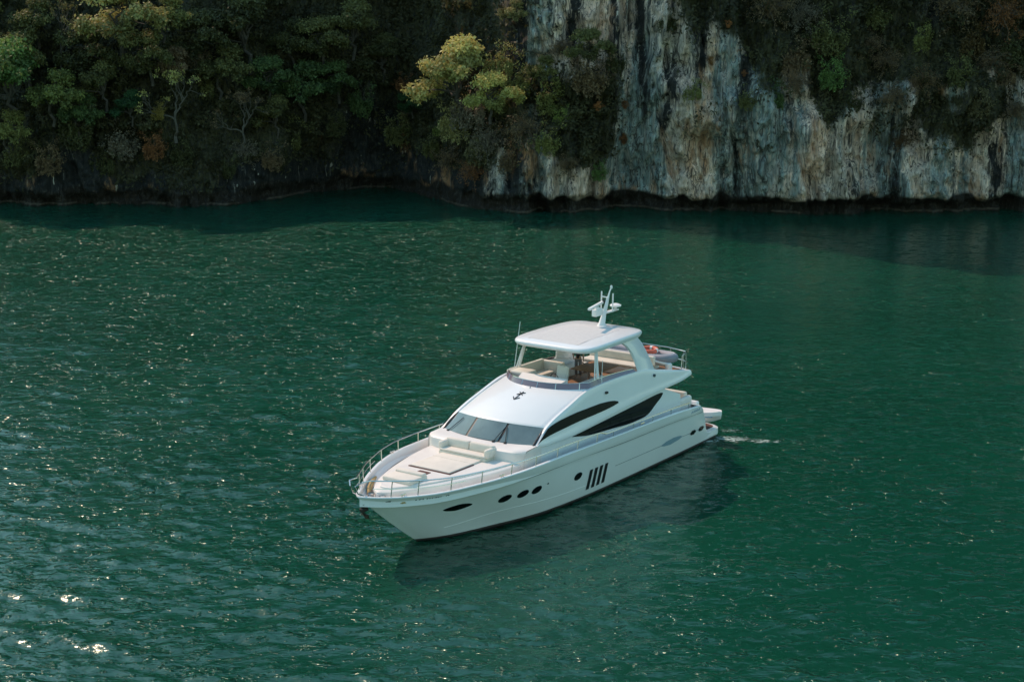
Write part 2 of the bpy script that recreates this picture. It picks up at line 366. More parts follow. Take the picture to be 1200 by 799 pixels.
def cliff_material():
    m = bpy.data.materials.new('streaked_limestone'); m.use_nodes = True
    n = m.node_tree.nodes; l = m.node_tree.links; b = n['Principled BSDF']; b.inputs['Roughness'].default_value = .9
    b.inputs['Specular IOR Level'].default_value = .25
    def attr(nm):
        a = n.new('ShaderNodeAttribute'); a.attribute_name = nm; return a.outputs['Fac']
    tc = n.new('ShaderNodeTexCoord')
    def noise(scale, st, det=4, rough=.6, dist=0.0):
        mp = n.new('ShaderNodeMapping'); mp.inputs['Scale'].default_value = st; l.new(tc.outputs['Object'], mp.inputs[0])
        t = n.new('ShaderNodeTexNoise'); t.inputs['Scale'].default_value = scale; t.inputs['Detail'].default_value = det
        t.inputs['Roughness'].default_value = rough; t.inputs['Distortion'].default_value = dist
        l.new(mp.outputs[0], t.inputs['Vector']); return t.outputs['Fac']
    def ramp(fac, *st):
        r = n.new('ShaderNodeValToRGB'); e = r.color_ramp.elements
        for i, (p, c) in enumerate(st):
            if i < 2: e[i].position = p; e[i].color = (*c, 1)
            else: x = e.new(p); x.color = (*c, 1)
        l.new(fac, r.inputs[0]); return r.outputs[0]
    def mix(f, a, c, mode='MIX'):
        x = n.new('ShaderNodeMixRGB'); x.blend_type = mode
        if isinstance(f, float): x.inputs[0].default_value = f
        else: l.new(f, x.inputs[0])
        for i, q in ((1, a), (2, c)):
            if isinstance(q, tuple): x.inputs[i].default_value = (*q, 1)
            else: l.new(q, x.inputs[i])
        return x.outputs[0]
    tan = ramp(noise(.55, (1, 1, .16), 5), (.30, (.50, .31, .215)), (.70, (.90, .69, .54)), (.5, (.80, .56, .42)))
    grey = ramp(noise(.8, (1, 1, .12), 5), (.3, (.32, .25, .205)), (.75, (.78, .67, .57)), (.55, (.54, .445, .37)))
    rock = mix(ramp(noise(.35, (1, 1, .25), 3), (.40, (0, 0, 0)), (.60, (1, 1, 1))), tan, grey)
    jit = noise(2.1, (1, 1, .10), 6, .7); jit2 = noise(1.1, (1, 1, .4), 6, .7)
    def rough(a, amt, src):
        q = n.new('ShaderNodeMath'); q.operation = 'MULTIPLY_ADD'; q.inputs[1].default_value = amt
        l.new(src, q.inputs[0]); o_ = n.new('ShaderNodeMath'); o_.operation = 'ADD'; o_.inputs[1].default_value = -amt * .5; l.new(a, o_.inputs[0])
        l.new(o_.outputs[0], q.inputs[2]); return q.outputs[0]
    st1 = ramp(rough(attr('teal'), .7, jit), (.44, (0, 0, 0)), (.62, (1, 1, 1)))
    fine = ramp(noise(3.2, (1, 1, .05), 3), (.34, (.15, .15, .15)), (.58, (1, 1, 1)))
    tealc = ramp(noise(1.3, (1, 1, .10), 3), (.3, (.08, .11, .11)), (.7, (.30, .36, .34)))
    rock = mix(mix(.45, st1, fine, 'MULTIPLY'), rock, tealc)
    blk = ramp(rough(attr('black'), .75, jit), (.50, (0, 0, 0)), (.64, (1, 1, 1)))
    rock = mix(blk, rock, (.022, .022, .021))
    wht = ramp(noise(1.6, (1, 1, .035), 2), (.66, (0, 0, 0)), (.74, (.8, .8, .8)))
    rock = mix(wht, rock, (.62, .56, .48))
    rust = ramp(rough(attr('rust'), .7, jit2), (.66, (0, 0, 0)), (.82, (.8, .8, .8)))
    rock = mix(rust, rock, (.42, .21, .10))
    moss = ramp(noise(2.2, (1, 1, .5), 5), (.3, (.018, .020, .009)), (.7, (.075, .066, .030)))
    rock = mix(ramp(rough(attr('veg'), .9, jit2), (.36, (0, 0, 0)), (.62, (1, 1, 1))), rock, moss)
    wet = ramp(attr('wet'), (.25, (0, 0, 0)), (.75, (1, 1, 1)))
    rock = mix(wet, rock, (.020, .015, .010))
    salt = ramp(attr('salt'), (.45, (0, 0, 0)), (.6, (1, 1, 1)))
    rock = mix(salt, rock, (.075, .06, .045))
    def veins(scale, st_, w_, det=3):
        f_ = noise(scale, st_, det, .55, .4); a_ = n.new('ShaderNodeMath'); a_.operation = 'SUBTRACT'; a_.inputs[1].default_value = .5; l.new(f_, a_.inputs[0])
        c_ = n.new('ShaderNodeMath'); c_.operation = 'ABSOLUTE'; l.new(a_.outputs[0], c_.inputs[0])
        return ramp(c_.outputs[0], (.0, (1, 1, 1)), (w_, (0, 0, 0)))
    rock = mix(veins(.55, (1, 1, .09), .016), rock, (.03, .027, .024))
    rock = mix(veins(1.5, (1, 1, .22), .020, 4), rock, (.06, .053, .046))
    grain = ramp(noise(5.0, (1, 1, .22), 6, .7), (.30, (.55, .55, .55)), (.66, (1.4, 1.38, 1.35)))
    rock = mix(.9, rock, grain, 'MULTIPLY')
    rock = mix(.6, rock, ramp(noise(3.0, (1, 1, .045), 4, .6), (.33, (.50, .54, .55)), (.60, (1.3, 1.27, 1.24))), 'MULTIPLY')
    l.new(rock, b.inputs['Base Color'])
    bp = n.new('ShaderNodeBump'); bp.inputs['Strength'].default_value = .9; bp.inputs['Distance'].default_value = .22
    l.new(noise(1.7, (1, 1, .35), 7, .65), bp.inputs['Height']); l.new(bp.outputs[0], b.inputs['Normal'])
    return m

def veg_mask(x, z):                       # how overgrown the rock is, 0..1 (soil, moss, creepers)
    r = zone(x)
    n = fbm(x * .16, z * .14, 0, 4, 91)
    left = .98 * smooth(2.2, 5.0, z + 2.2 * n)
    cave = np.exp(-((x + 15) / 6) ** 2)
    left = left * (1 - .75 * cave * smooth(13, 7, z))
    but = smooth(3.0, 6.5, z + 2.5 * n) * smooth(15, 11.5, z + 1.5 * n) * smooth(12, 8.5, x)
    high = smooth(10.5, 15.5, z + 6.5 * n + 1.5 * vnoise(x * .3, 0, 0, 19)) * smooth(13, 16, x + n)
    hi2 = smooth(22, 28, z)
    right = np.maximum.reduce([but * (.55 + .45 * smooth(-.3, .3, n)), high * .7, hi2])
    return np.clip(left * (1 - r) + right * r, 0, 1)

def build_cliff():
    xs = np.concatenate([np.linspace(-120, -56, 60, endpoint=False), np.linspace(-56, 56, 700, endpoint=False), np.linspace(56, 130, 60)])
    t = np.concatenate([np.linspace(0, 23, 170, endpoint=False), np.linspace(23, 64, 70)])
    X, Z = np.meshgrid(xs, t, indexing='ij')
    tz = top_z(X) + 2.2 * fbm(X * .22, 0, 0, 2, 201) + 1.6 * fbm(X * .8, 0, 0, 3, 202); Zc = np.minimum(Z - 1.2, tz)
    Y = cliff_y(X, np.maximum(Zc, 0)) + np.maximum(Z - 1.2 - tz, 0) * 2.2 + 0
    Zc = Zc + np.where(Z - 1.2 > tz, (Z - 1.2 - tz) * .55, 0)
    idx = np.arange(X.size).reshape(X.shape)
    V = np.stack([X, Y, Zc], -1).reshape(-1, 3)
    F = np.stack([idx[:-1, :-1], idx[1:, :-1], idx[1:, 1:], idx[:-1, 1:]], -1).reshape(-1, 4)
    # the wooded hill behind, rising out of the picture
    lat = [X[:, -1], Y[:, -1], Zc[:, -1]]; rows = []
    for d_, rise in ((6, 7), (14, 17), (26, 32), (42, 50), (60, 70), (80, 84), (110, 92), (170, 40), (180, -2)):
        hz = lat[2] + rise * (1 - .45 * zone(xs)) * smooth(-130, -80, xs) * smooth(135, 90, xs) + 2.5 * fbm(xs * .06, d_ * .06, 0, 3, 37) * (rise > 0)
        if rise < 0: hz = np.full_like(xs, -1.2)
        rows.append(np.stack([xs, lat[1] + d_ + 3 * vnoise(xs * .05, d_, 0, 38), hz], -1))
    nx = len(xs); b0 = len(V); V = np.concatenate([V] + rows); prev = idx[:, -1]
    for k in range(len(rows)):
        cur = b0 + k * nx + np.arange(nx)
        F = np.concatenate([F, np.stack([prev[:-1], prev[1:], cur[1:], cur[:-1]], -1)]); prev = cur
    me = bpy.data.meshes.new('cliff'); me.vertices.add(len(V)); me.vertices.foreach_set('co', V.ravel())
    me.loops.add(F.size); me.loops.foreach_set('vertex_index', F.ravel().astype(np.int32))
    me.polygons.add(len(F)); me.polygons.foreach_set('loop_start', (np.arange(len(F)) * 4).astype(np.int32))
    me.polygons.foreach_set('use_smooth', np.ones(len(F), bool)); me.update(); me.validate()
    x, z = V[:, 0], V[:, 2]; r = zone(x)
    wob = .18 * vnoise(x * .2, z * .25, 0, 15) + .10 * vnoise(x * .9, z * .7, 0, 16)
    teal = .45 + .33 * fbm(x * .42 + wob, z * .035, 0, 3, 41) + .10 * vnoise(x * 1.7 + wob, z * .05, 0, 43) + .06 * smooth(8, 15, x)
    teal = teal - .12 * np.exp(-((x - 6) / 4.5) ** 2) * smooth(8, 14, z) + .10 * np.exp(-((x - 12.3) / 1.8) ** 2)
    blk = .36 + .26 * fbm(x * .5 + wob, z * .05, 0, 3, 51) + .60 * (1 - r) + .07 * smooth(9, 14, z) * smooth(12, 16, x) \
        + .22 * np.exp(-((x - 15) / 3.2) ** 2) * smooth(6, 9, z)  # the left slope's extra black stands in for its deep shade
    rust = .5 + .28 * fbm(x * .45, z * .16, 0, 3, 55)
    nzz = z + .5 * vnoise(x * .8, 0, 0, 33)
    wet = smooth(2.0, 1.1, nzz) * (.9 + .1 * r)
    salt = smooth(.34, .22, z) * smooth(.05, .12, z) * smooth(.0, .4, vnoise(x * .5, 0, 0, 88) + .4)
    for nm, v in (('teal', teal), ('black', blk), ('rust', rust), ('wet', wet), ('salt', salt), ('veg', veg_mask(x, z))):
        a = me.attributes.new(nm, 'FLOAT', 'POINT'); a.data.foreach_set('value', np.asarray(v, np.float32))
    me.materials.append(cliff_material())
    o = bpy.data.objects.new('cliff', me); C.objects.link(o); tag(o, kind='structure')
build_cliff()

# ================================================================== PLANTS
def leaf_material():
    m = bpy.data.materials.new('leaves'); m.use_nodes = True
    n = m.node_tree.nodes; l = m.node_tree.links; b = n['Principled BSDF']
    oi = n.new('ShaderNodeObjectInfo'); at = n.new('ShaderNodeAttribute'); at.attribute_name = 'tone'
    mx = n.new('ShaderNodeVectorMath'); mx.operation = 'SCALE'
    l.new(oi.outputs['Color'], mx.inputs[0])
    r = n.new('ShaderNodeMapRange'); r.inputs[3].default_value = .55; r.inputs[4].default_value = 1.5
    l.new(at.outputs['Fac'], r.inputs[0]); l.new(r.outputs[0], mx.inputs['Scale'])
    l.new(mx.outputs[0], b.inputs['Base Color']); b.inputs['Roughness'].default_value = .55
    b.inputs['Specular IOR Level'].default_value = .35
    tr = n.new('ShaderNodeBsdfTranslucent'); l.new(mx.outputs[0], tr.inputs[0])
    ms = n.new('ShaderNodeMixShader'); ms.inputs[0].default_value = .38
    l.new(b.outputs[0], ms.inputs[1]); l.new(tr.outputs[0], ms.inputs[2]); l.new(ms.outputs[0], n['Material Output'].inputs[0])
    return m
LEAF = leaf_material()
BARK = mat('bark', (.075, .062, .048), .9, var=.35, vscale=5)
PALEBARK = mat('pale_dry_bark', (.10, .085, .065), .9, var=.3, vscale=5)

def leaf_mesh(name, pos, size, dirs, tone, aspect=.5, nrm=None):
    n = len(pos); size = np.broadcast_to(size, (n,))
    q = rng.normal(size=(n, 3))
    if nrm is not None:                   # blades lie roughly along the outside of their clump
        q = nrm / (np.linalg.norm(nrm, axis=1)[:, None] + 1e-9) + .45 * rng.normal(size=(n, 3)); q /= np.linalg.norm(q, axis=1)[:, None]
        dirs = dirs - q * (dirs * q).sum(1)[:, None]
    d = dirs / (np.linalg.norm(dirs, axis=1)[:, None] + 1e-9)
    s = np.cross(d, q); s /= np.linalg.norm(s, axis=1)[:, None] + 1e-9
    L = d * size[:, None]; S = s * (size * aspect)[:, None]
    V = np.stack([pos, pos + L * .5 + S * .5, pos + L, pos + L * .5 - S * .5], 1).reshape(-1, 3)
    me = bpy.data.meshes.new(name); me.vertices.add(4 * n); me.vertices.foreach_set('co', V.ravel())
    me.loops.add(4 * n); me.loops.foreach_set('vertex_index', np.arange(4 * n, dtype=np.int32))
    me.polygons.add(n); me.polygons.foreach_set('loop_start', (np.arange(n) * 4).astype(np.int32)); me.update()
    a = me.attributes.new('tone', 'FLOAT', 'POINT'); a.data.foreach_set('value', np.repeat(tone, 4).astype(np.float32))
    me.materials.append(LEAF); return me

def clump_leaves(centres, radii, per, size, droop=.2, flat=.75, aspect=.5, tones=None):
    pos, dr, tn, nn = [], [], [], []
    for ci, (c, r_) in enumerate(zip(centres, radii)):
        n = int(per * (r_ / .9) ** 1.4) + 10
        v = rng.normal(size=(n, 3)); v /= np.linalg.norm(v, axis=1)[:, None]
        rad = r_ * (.45 + .65 * rng.random(n) ** .6) * (1 + .25 * rng.normal(size=n))
        p = np.array(c) + v * rad[:, None] * np.array([1, 1, flat])
        pos.append(p); dr.append(v * .4 + rng.normal(size=(n, 3)) * .9 + np.array([0, 0, -droop])); nn.append(v + np.array([0, -.15, .55]))
        tn.append(np.clip((.45 if tones is None else tones[ci]) + .16 * rng.normal() + .15 * rng.normal(size=n), 0, 1))
    pos = np.concatenate(pos); dr = np.concatenate(dr); tn = np.concatenate(tn)
    return pos, size * (.6 + .8 * rng.random(len(pos))), dr, tn, np.concatenate(nn)

def limb(a, b, r0, r1, n=5, wob=.12):
    a = np.array(a, float); b = np.array(b, float); L = np.linalg.norm(b - a)
    pts = []; rr = []
    for i in range(n):
        t = i / (n - 1); p = a + (b - a) * t + (rng.normal(size=3) * wob * L * (t * (1 - t) * 2))
        p[2] += .06 * L * math.sin(math.pi * t); pts.append(tuple(p)); rr.append(r0 + (r1 - r0) * t)
    return pts, rr

def proto_broad(seed, nlimb=9, size=.30):
    """unit broadleaf: base at the origin, about 2.3 tall, crown radius about 1: several uneven boughs of leaf clumps with gaps between"""
    global rng; old = rng; rng = np.random.default_rng(seed)
    tr = MB(); fork = np.array((rng.normal() * .10, -.2, .70 + .1 * rng.normal()))
    p, r_ = limb((0, 0, 0), fork, .065, .045); tr.tube(p, r_, 7)
    cen, rad, ton = [], [], []
    for i in range(nlimb):
        th = 6.283 * (i + .7 * rng.random()) / nlimb; rr = .40 + .62 * rng.random(); hz = 1.0 + .95 * rng.random() * (1.25 - rr * .75) + .15 * rng.normal()
        if i < 2: rr *= .35; hz = 1.75 + .2 * rng.random()
        e_ = np.array([math.cos(th) * rr, -.40 + math.sin(th) * rr * .7, hz])
        p, r_ = limb(fork, e_, .036, .010, 6, .2); tr.tube(p, r_, 5, cap=False)
        R_ = .26 + .16 * rng.random(); tone = .42 + .20 * rng.normal() + .16 * (hz - 1.3)
        for k in range(int(7 + 6 * rng.random())):
            v = rng.normal(size=3); v /= np.linalg.norm(v)
            c = e_ + v * R_ * np.array([1.15, 1, .62]) * (.5 + .6 * rng.random())
            cen.append(c); rad.append(.10 + .11 * rng.random()); ton.append(tone)
            if k < 3: p, r_ = limb(e_ * .75 + fork * .25, c, .014, .005, 4, .2); tr.tube(p, r_, 4, cap=False)
    s = clump_leaves(cen, np.array(rad) * 1.1, 820, size * .29, flat=.75, tones=ton)
    rng = old
    return tr, s

def proto_bare(seed, nleaf=4):
    global rng; old = rng; rng = np.random.default_rng(seed)
    tr = MB(); cen = []
    def grow(a, d, L, r0, lev):
        b = np.array(a) + np.array(d) * L
        p, rr = limb(a, b, r0, r0 * .62, 5, .14); tr.tube(p, rr, 5, cap=False)
        if lev == 0: cen.append(b); return
        for _ in range(3 if lev > 1 else 4):
            nd = np.array(d) + rng.normal(size=3) * np.array([.62, .5, .42]) + np.array([0, -.08, .12]); nd /= np.linalg.norm(nd)
            grow(b, nd, L * (.62 + .22 * rng.random()), r0 * .6, lev - 1)
    grow((0, 0, 0), (rng.normal() * .12, -.12, 1), .75, .055, 4)
    cen = np.array(cen); pick = rng.random(len(cen)) < nleaf / 10
    c = cen[pick]
    s = clump_leaves(list(c), np.full(len(c), .10), 300, .06, flat=.8)
    rng = old
    return tr, s

def proto_hang(seed):
    """bush on a rock face: leafy mound with strands drooping below"""
    global rng; old = rng; rng = np.random.default_rng(seed)
    tr = MB(); cen, rad = [], []
    for i in range(16):
        c = np.array([rng.normal() * .42, -.30 + .18 * rng.normal(), .25 + .33 * rng.normal()]); cen.append(c); rad.append(.16 + .14 * rng.random())
        if i < 7: p, r_ = limb((0, .15, 0), c, .035, .008, 5, .15); tr.tube(p, r_, 5, cap=False)
    for i in range(12):
        x = rng.normal() * .45; L = .35 + .6 * rng.random()
        for q in np.linspace(0, 1, 8):
            cen.append(np.array([x + .05 * rng.normal(), -.28 + .05 * rng.normal(), .05 - L * q])); rad.append(.08 + .04 * rng.random())
    s = clump_leaves(cen, np.array(rad), 240, .10, droop=.7, flat=1.0)
    rng = old
    return tr, s

def proto_brush(seed):
    """dry twiggy brush: thin stems fanning out, small withered leaves"""
    global rng; old = rng; rng = np.random.default_rng(seed)
    tr = MB(); cen = []
    for i in range(46):
        d = rng.normal(size=3) * np.array([.85, .5, .6]) + np.array([0, -.35, .12]); d /= np.linalg.norm(d); L = .5 + .6 * rng.random()
        p, r_ = limb(rng.normal(size=3) * .12, d * L + np.array([0, 0, -.25 * L * rng.random()]), .016, .005, 6, .2); tr.tube(p, r_, 4, cap=False)
        cen += [np.array(q) for q in p[2:]]
    s = clump_leaves(cen, np.full(len(cen), .11), 90, .085, droop=.6, flat=1.0, aspect=.3)
    rng = old
    return tr, s

def proto_tuft(seed):
    """small hanging tuft, pear-shaped (withered fern / wasp-nest-like clump)"""
    global rng; old = rng; rng = np.random.default_rng(seed)
    tr = MB(); p, r_ = limb((0, .2, .25), (0, -.2, .2), .03, .015, 4); tr.tube(p, r_, 5)
    cen = []; rad = []
    for i in range(46):
        t = rng.random(); w_ = .42 * math.sin(math.pi * (.2 + .75 * t)) 
        cen.append(np.array([rng.normal() * w_ * .6, -.25 + rng.normal() * w_ * .5, .35 - 1.0 * t])); rad.append(.12)
    s = clump_leaves(cen, np.array(rad), 420, .10, droop=1.0, flat=1.1, aspect=.35)
    rng = old
    return tr, s

PROTO = {}
for nm, fn in (('broad', proto_broad), ('bare', proto_bare), ('hang', proto_hang), ('brush', proto_brush), ('tuft', proto_tuft)):
    for v in range(3 if nm in ('broad', 'hang', 'brush') else 2):
        tr, s = fn(100 + 7 * v + len(nm))
        bark = PALEBARK if nm in ('bare', 'brush') else BARK
        o = tr.link('trunk', bark, None); tm = o.data; bpy.data.objects.remove(o)
        PROTO[nm, v] = (tm, leaf_mesh('crown_' + nm, s[0], s[1], s[2], s[3], aspect=.35 if nm in ('brush', 'tuft') else .6, nrm=None if nm == 'brush' else s[4]))

KIND = dict(broad=('tree', 'tree', 'trunk', 'crown'), bare=('bare_tree', 'tree', 'trunk', 'crown'), hang=('hanging_bush', 'bush', 'stem', 'foliage'),
            brush=('dry_brush', 'shrub', 'stem', 'foliage'), tuft=('withered_tuft', 'plant', 'stem', 'foliage'))
def plant(kind, v, px, py, size, col, label, group=None, out=0.0, sx=1.0, rz=None):
    """px/py read off the photograph, turned into metres along and up the cliff; depth comes from the rock itself"""
    nm, cat, p1, p2 = KIND[kind]
    x = (px - 600) / 12.0
    lift = {'broad': 1.35, 'bare': 1.2, 'hang': 0.0, 'brush': 0.0, 'tuft': -.1}[kind] * size
    z = (243 - py) / 11.9 - lift
    zq = max(z, .6)
    y = float(cliff_y(np.array([x]), np.array([zq]))[0])
    if kind == 'broad':                   # stand far enough out that the crown clears the rock behind it
        yt = float(cliff_y(np.array([x]), np.array([zq + size * 1.3]))[0]); y = min(y, yt + .2 * size)
    # perspective: keep the plant over the same stretch of rock
    k = y / 160.0; x *= k; z = 22.05 - (22.05 - z) * k
    e = empty(nm, (x, y + .15 - out, z), rz if rz is not None else random.uniform(-.5, .5))
    e.scale = (size * sx, size, size)
    tag(e, label, cat, group)
    tm, cm = PROTO[kind, v]
    a = bpy.data.objects.new(p1, tm); C.objects.link(a); a.parent = e
    b = bpy.data.objects.new(p2, cm); C.objects.link(b); b.parent = e; b.color = (*col, 1)
    return e

G = dict(green=(.15, .23, .06), dgreen=(.10, .145, .045), olive=(.16, .155, .052), dolive=(.10, .10, .036), gold=(.54, .48, .16),
         pale=(.36, .33, .12), rust=(.30, .13, .048), brown=(.23, .155, .08), lime=(.26, .30, .07), grey=(.26, .215, .15), ygreen=(.24, .235, .07),
         orange=(.52, .23, .08))
P = plant
# wooded slope on the left
P('broad', 0, 28, 88, 4.0, G['green'], 'broad bright green tree at the far left edge above the pale bush', out=2.2)
P('broad', 1, 18, 148, 2.2, G['ygreen'], 'low yellow-green tree beneath the broad green tree at the left edge', out=1.8)
P('broad', 2, 162, 14, 3.7, G['pale'], 'pale sunlit tree leaning out at the top of the wooded slope', out=4.0)
P('broad', 1, 205, 18, 2.2, G['ygreen'], 'smaller green tree just right of the pale sunlit tree', out=2.6)
P('bare', 0, 86, 45, 3.6, G['olive'], 'tall leafless grey tree standing between the two pale-topped trees', out=2.2, sx=.5)
P('bare', 1, 214, 122, 3.1, G['gold'], 'forked bare tree with a spray of golden leaves over the dark hollow', out=2.4)
P('hang', 0, 200, 130, .95, (.32, .24, .06), 'golden leafy spray at the foot of the forked bare tree', out=3.0)
P('broad', 0, 163, 122, 1.6, (.05, .12, .045), 'small fresh green tree left of the forked bare tree', out=1.8)
P('hang', 1, 150, 166, 2.0, G['grey'], 'grey-leaved bush hanging below the small fresh green tree', out=1.6)
P('hang', 2, 185, 170, 1.4, G['rust'], 'rust-coloured bush low on the bank beside the grey-leaved bush', out=1.6)
P('bare', 1, 290, 140, 2.6, G['brown'], 'thin bare tree with several pale stems right of the dark hollow', out=1.8)
P('brush', 0, 290, 178, 1.7, G['grey'], 'dry twiggy shrub at the foot of the thin pale-stemmed tree', out=1.4)
P('broad', 2, 118, 58, 2.8, G['dolive'], 'dark olive tree behind the tall leafless grey tree', out=1.6)
P('broad', 1, 60, 22, 2.4, G['olive'], 'olive tree at the top left behind the leafless grey tree', out=1.4)
P('broad', 0, 8, 22, 2.0, G['ygreen'], 'yellowish tree in the top left corner of the slope', out=2.0)
P('broad', 2, 240, 40, 3.0, G['dolive'], 'very dark tree in the shadow right of the sunlit treetop', out=1.2)
P('broad', 0, 300, 30, 3.7, G['dolive'], 'large dark olive tree high on the slope above the pale-stemmed tree', out=1.3)
P('broad', 1, 362, 95, 2.9, G['dgreen'], 'rounded mid-green tree above the cave mouth', out=1.8)
P('broad', 2, 402, 88, 2.1, G['dgreen'], 'dark green tree beside the rounded one, overhanging the cave', out=1.8)
P('broad', 0, 418, 30, 2.8, G['olive'], 'olive tree high above the cave with trailing branches', out=1.4)
P('hang', 0, 342, 158, 2.2, G['olive'], 'olive bush trailing down the bank left of the cave', out=1.4)
P('hang', 1, 100, 150, 2.4, G['dolive'], 'dark creeper-covered bush low down between the left trees and the grey bush', out=1.2)
P('hang', 2, 60, 185, 1.7, G['brown'], 'brownish bush close to the water near the left edge', out=1.0)
P('hang', 0, 250, 100, 1.9, G['olive'], 'olive bush behind the branches of the forked bare tree', out=1.0)
P('brush', 1, 235, 70, 2.0, G['brown'], 'brown thicket of twigs above the forked bare tree', out=1.5)
P('broad', 1, 350, 45, 2.4, G['dolive'], 'shadowed tree between the large dark olive tree and the cave trees', out=1.2)
P('hang', 1, 430, 120, 1.8, G['dgreen'], 'dark bush hanging right over the cave opening', out=1.4)
P('hang', 2, 395, 145, 1.4, G['dolive'], 'small dark bush at the upper lip of the cave', out=1.2)
P('broad', 2, 50, 60, 2.6, G['olive'], 'olive tree just above the broad green tree at the left edge', out=2.4)
P('broad', 0, 135, 95, 2.3, G['olive'], 'olive tree between the leafless grey tree and the small fresh green tree', out=2.0)
P('broad', 1, 265, 75, 2.6, G['olive'], 'olive tree right above the forked bare tree', out=1.8)
P('broad', 2, 322, 85, 2.3, G['dgreen'], 'dark green tree left of the rounded tree above the cave', out=1.8)
P('broad', 0, 330, 130, 2.0, G['olive'], 'olive tree low on the bank between the pale-stemmed tree and the cave', out=1.8)
P('broad', 1, 100, 128, 2.1, G['dgreen'], 'dark green tree right of the low yellow-green tree', out=1.8)
P('broad', 2, 385, 42, 2.5, G['olive'], 'pale olive tree high up left of the trailing olive tree', out=1.8)
P('broad', 0, 452, 62, 2.2, G['dolive'], 'dark tree on the shaded wall between the cave and the golden tree', out=1.2)
P('broad', 1, 215, 75, 2.0, G['brown'], 'brownish half-bare tree above the golden sprays', out=1.6)
P('hang', 0, 30, 178, 1.6, G['olive'], 'olive bush above the waterline at the far left', out=1.0)
P('hang', 2, 215, 178, 1.5, G['dolive'], 'dark bush in the hollow beneath the forked bare tree', out=.8)
P('hang', 1, 320, 185, 1.5, G['brown'], 'brown bush above the waterline left of the cave', out=.8)
P('broad', 1, 75, 105, 2.6, (.20, .22, .06), 'light green tree right beside the broad green tree at the left edge', out=2.6)
P('broad', 2, 190, 60, 2.6, G['olive'], 'soft olive tree under the pale sunlit tree', out=2.2)
P('hang', 0, 130, 190, 1.6, G['dolive'], 'dark bush above the waterline below the grey-leaved bush', out=.8)
P('hang', 1, 270, 195, 1.3, G['dolive'], 'dark bush above the waterline below the dry twiggy shrub', out=.8)
# buttress in the middle
P('broad', 0, 542, 84, 3.9, G['gold'], 'golden sunlit tree crowning the rock buttress', out=3.0)  # gold leaf colour carries the sunlight on this crown
P('hang', 0, 560, 128, 2.3, G['grey'], 'greyish bush hanging straight below the golden tree', out=2.0)
P('broad', 1, 602, 18, 1.5, (.27, .24, .09), 'pale yellow shrub tree at the top edge above the golden tree', out=1.6)
P('hang', 1, 474, 100, 1.0, G['rust'], 'small orange-brown shrub on the dark wall left of the golden tree', out=.8)
P('broad', 2, 486, 118, 1.3, (.045, .10, .03), 'small deep green tree at the left foot of the golden tree', out=1.6)
P('hang', 2, 466, 150, 1.9, G['olive'], 'olive bush at the left end of the buttress', out=1.4)
P('hang', 0, 612, 98, 1.8, G['ygreen'], 'yellow-green bush right of the golden tree', out=1.4)
P('broad', 1, 634, 82, 1.6, (.17, .16, .045), 'sun-touched yellowish small tree in the middle of the buttress', out=2.0)
P('broad', 2, 686, 55, 2.0, G['olive'], 'olive tree at the right end of the buttress against the pale rock', out=1.2)
P('hang', 1, 690, 92, 2.2, G['brown'], 'brown bush below the olive tree at the buttress end', out=1.2)
P('hang', 2, 657, 138, 1.1, G['lime'], 'bright lime-green fern-like bush in the middle of the brown scrub', out=1.2)
P('hang', 0, 518, 152, .8, G['lime'], 'small lime-green plant on the left flank of the buttress', out=1.0)
P('brush', 2, 530, 185, 2.1, G['brown'], 'dry brown brush spilling over the lower left of the buttress', out=1.0)
P('brush', 0, 575, 165, 2.2, G['grey'], 'greyish dry brush hanging under the greyish bush', out=1.0)
P('brush', 1, 612, 150, 2.0, G['brown'], 'tangle of brown twigs beside the lime-green fern', out=1.0)
P('hang', 1, 585, 120, 1.7, G['olive'], 'shaded olive bush tucked between the golden tree and the yellow-green bush', out=1.4)
P('hang', 2, 700, 200, 1.0, G['green'], 'green plant low on the right side of the buttress', out=.6)
P('brush', 2, 655, 60, 1.3, G['brown'], 'thin brown scrub above the sun-touched small tree', out=.8)
tufts = 'withered tufts hanging from the cliff'
P('tuft', 0, 700, 124, .85, G['orange'], 'orange tuft on the right end of the buttress beside the brown bush', tufts, out=1.6)
P('tuft', 1, 730, 124, .75, G['rust'], 'rust tuft on the dark crack just right of the buttress, upper of two', tufts, out=.3)
P('tuft', 0, 730, 162, .95, G['rust'], 'long rust tuft on the dark crack right of the buttress, lower of two', tufts, out=.3)
P('tuft', 1, 847, 32, .75, G['orange'], 'orange tuft on the black rock, topmost of the cluster of three', tufts, out=.5)
P('tuft', 0, 857, 62, .80, (.40, .15, .045), 'deep orange tuft on the black rock, right-hand one of three', tufts, out=.5)
P('tuft', 1, 830, 74, .80, (.33, .17, .06), 'tan-orange tuft on the black rock, lowest of three', tufts, out=.5)
P('tuft', 0, 868, 88, .55, G['rust'], 'small dull rust tuft below the three orange ones', tufts, out=.3)
P('broad', 2, 575, 105, 2.4, (.46, .43, .13), 'yellow-green sunlit tree between the golden tree and the yellow-green bush', out=3.4)  # leaves lightened to a sunlit yellow-green
P('hang', 2, 535, 140, 2.2, (.38, .33, .13), 'straw-coloured bush spilling down the rock below the golden tree', out=2.2)  # leaf colour lightened as if the sun were on it
P('hang', 1, 510, 170, 1.7, G['olive'], 'olive bush low on the left flank of the buttress', out=1.2)
P('hang', 0, 600, 185, 1.5, G['brown'], 'brown bush near the water under the tangle of twigs', out=1.0)
P('hang', 2, 640, 112, 2.0, G['ygreen'], 'mossy green bush filling the middle of the buttress', out=1.6)
P('brush', 0, 555, 200, 1.7, G['rust'], 'reddish dry brush just above the waterline under the golden tree', out=.8)
P('hang', 1, 720, 75, 1.3, G['dolive'], 'dark olive bush at the crack where the buttress meets the bare face', out=.5)
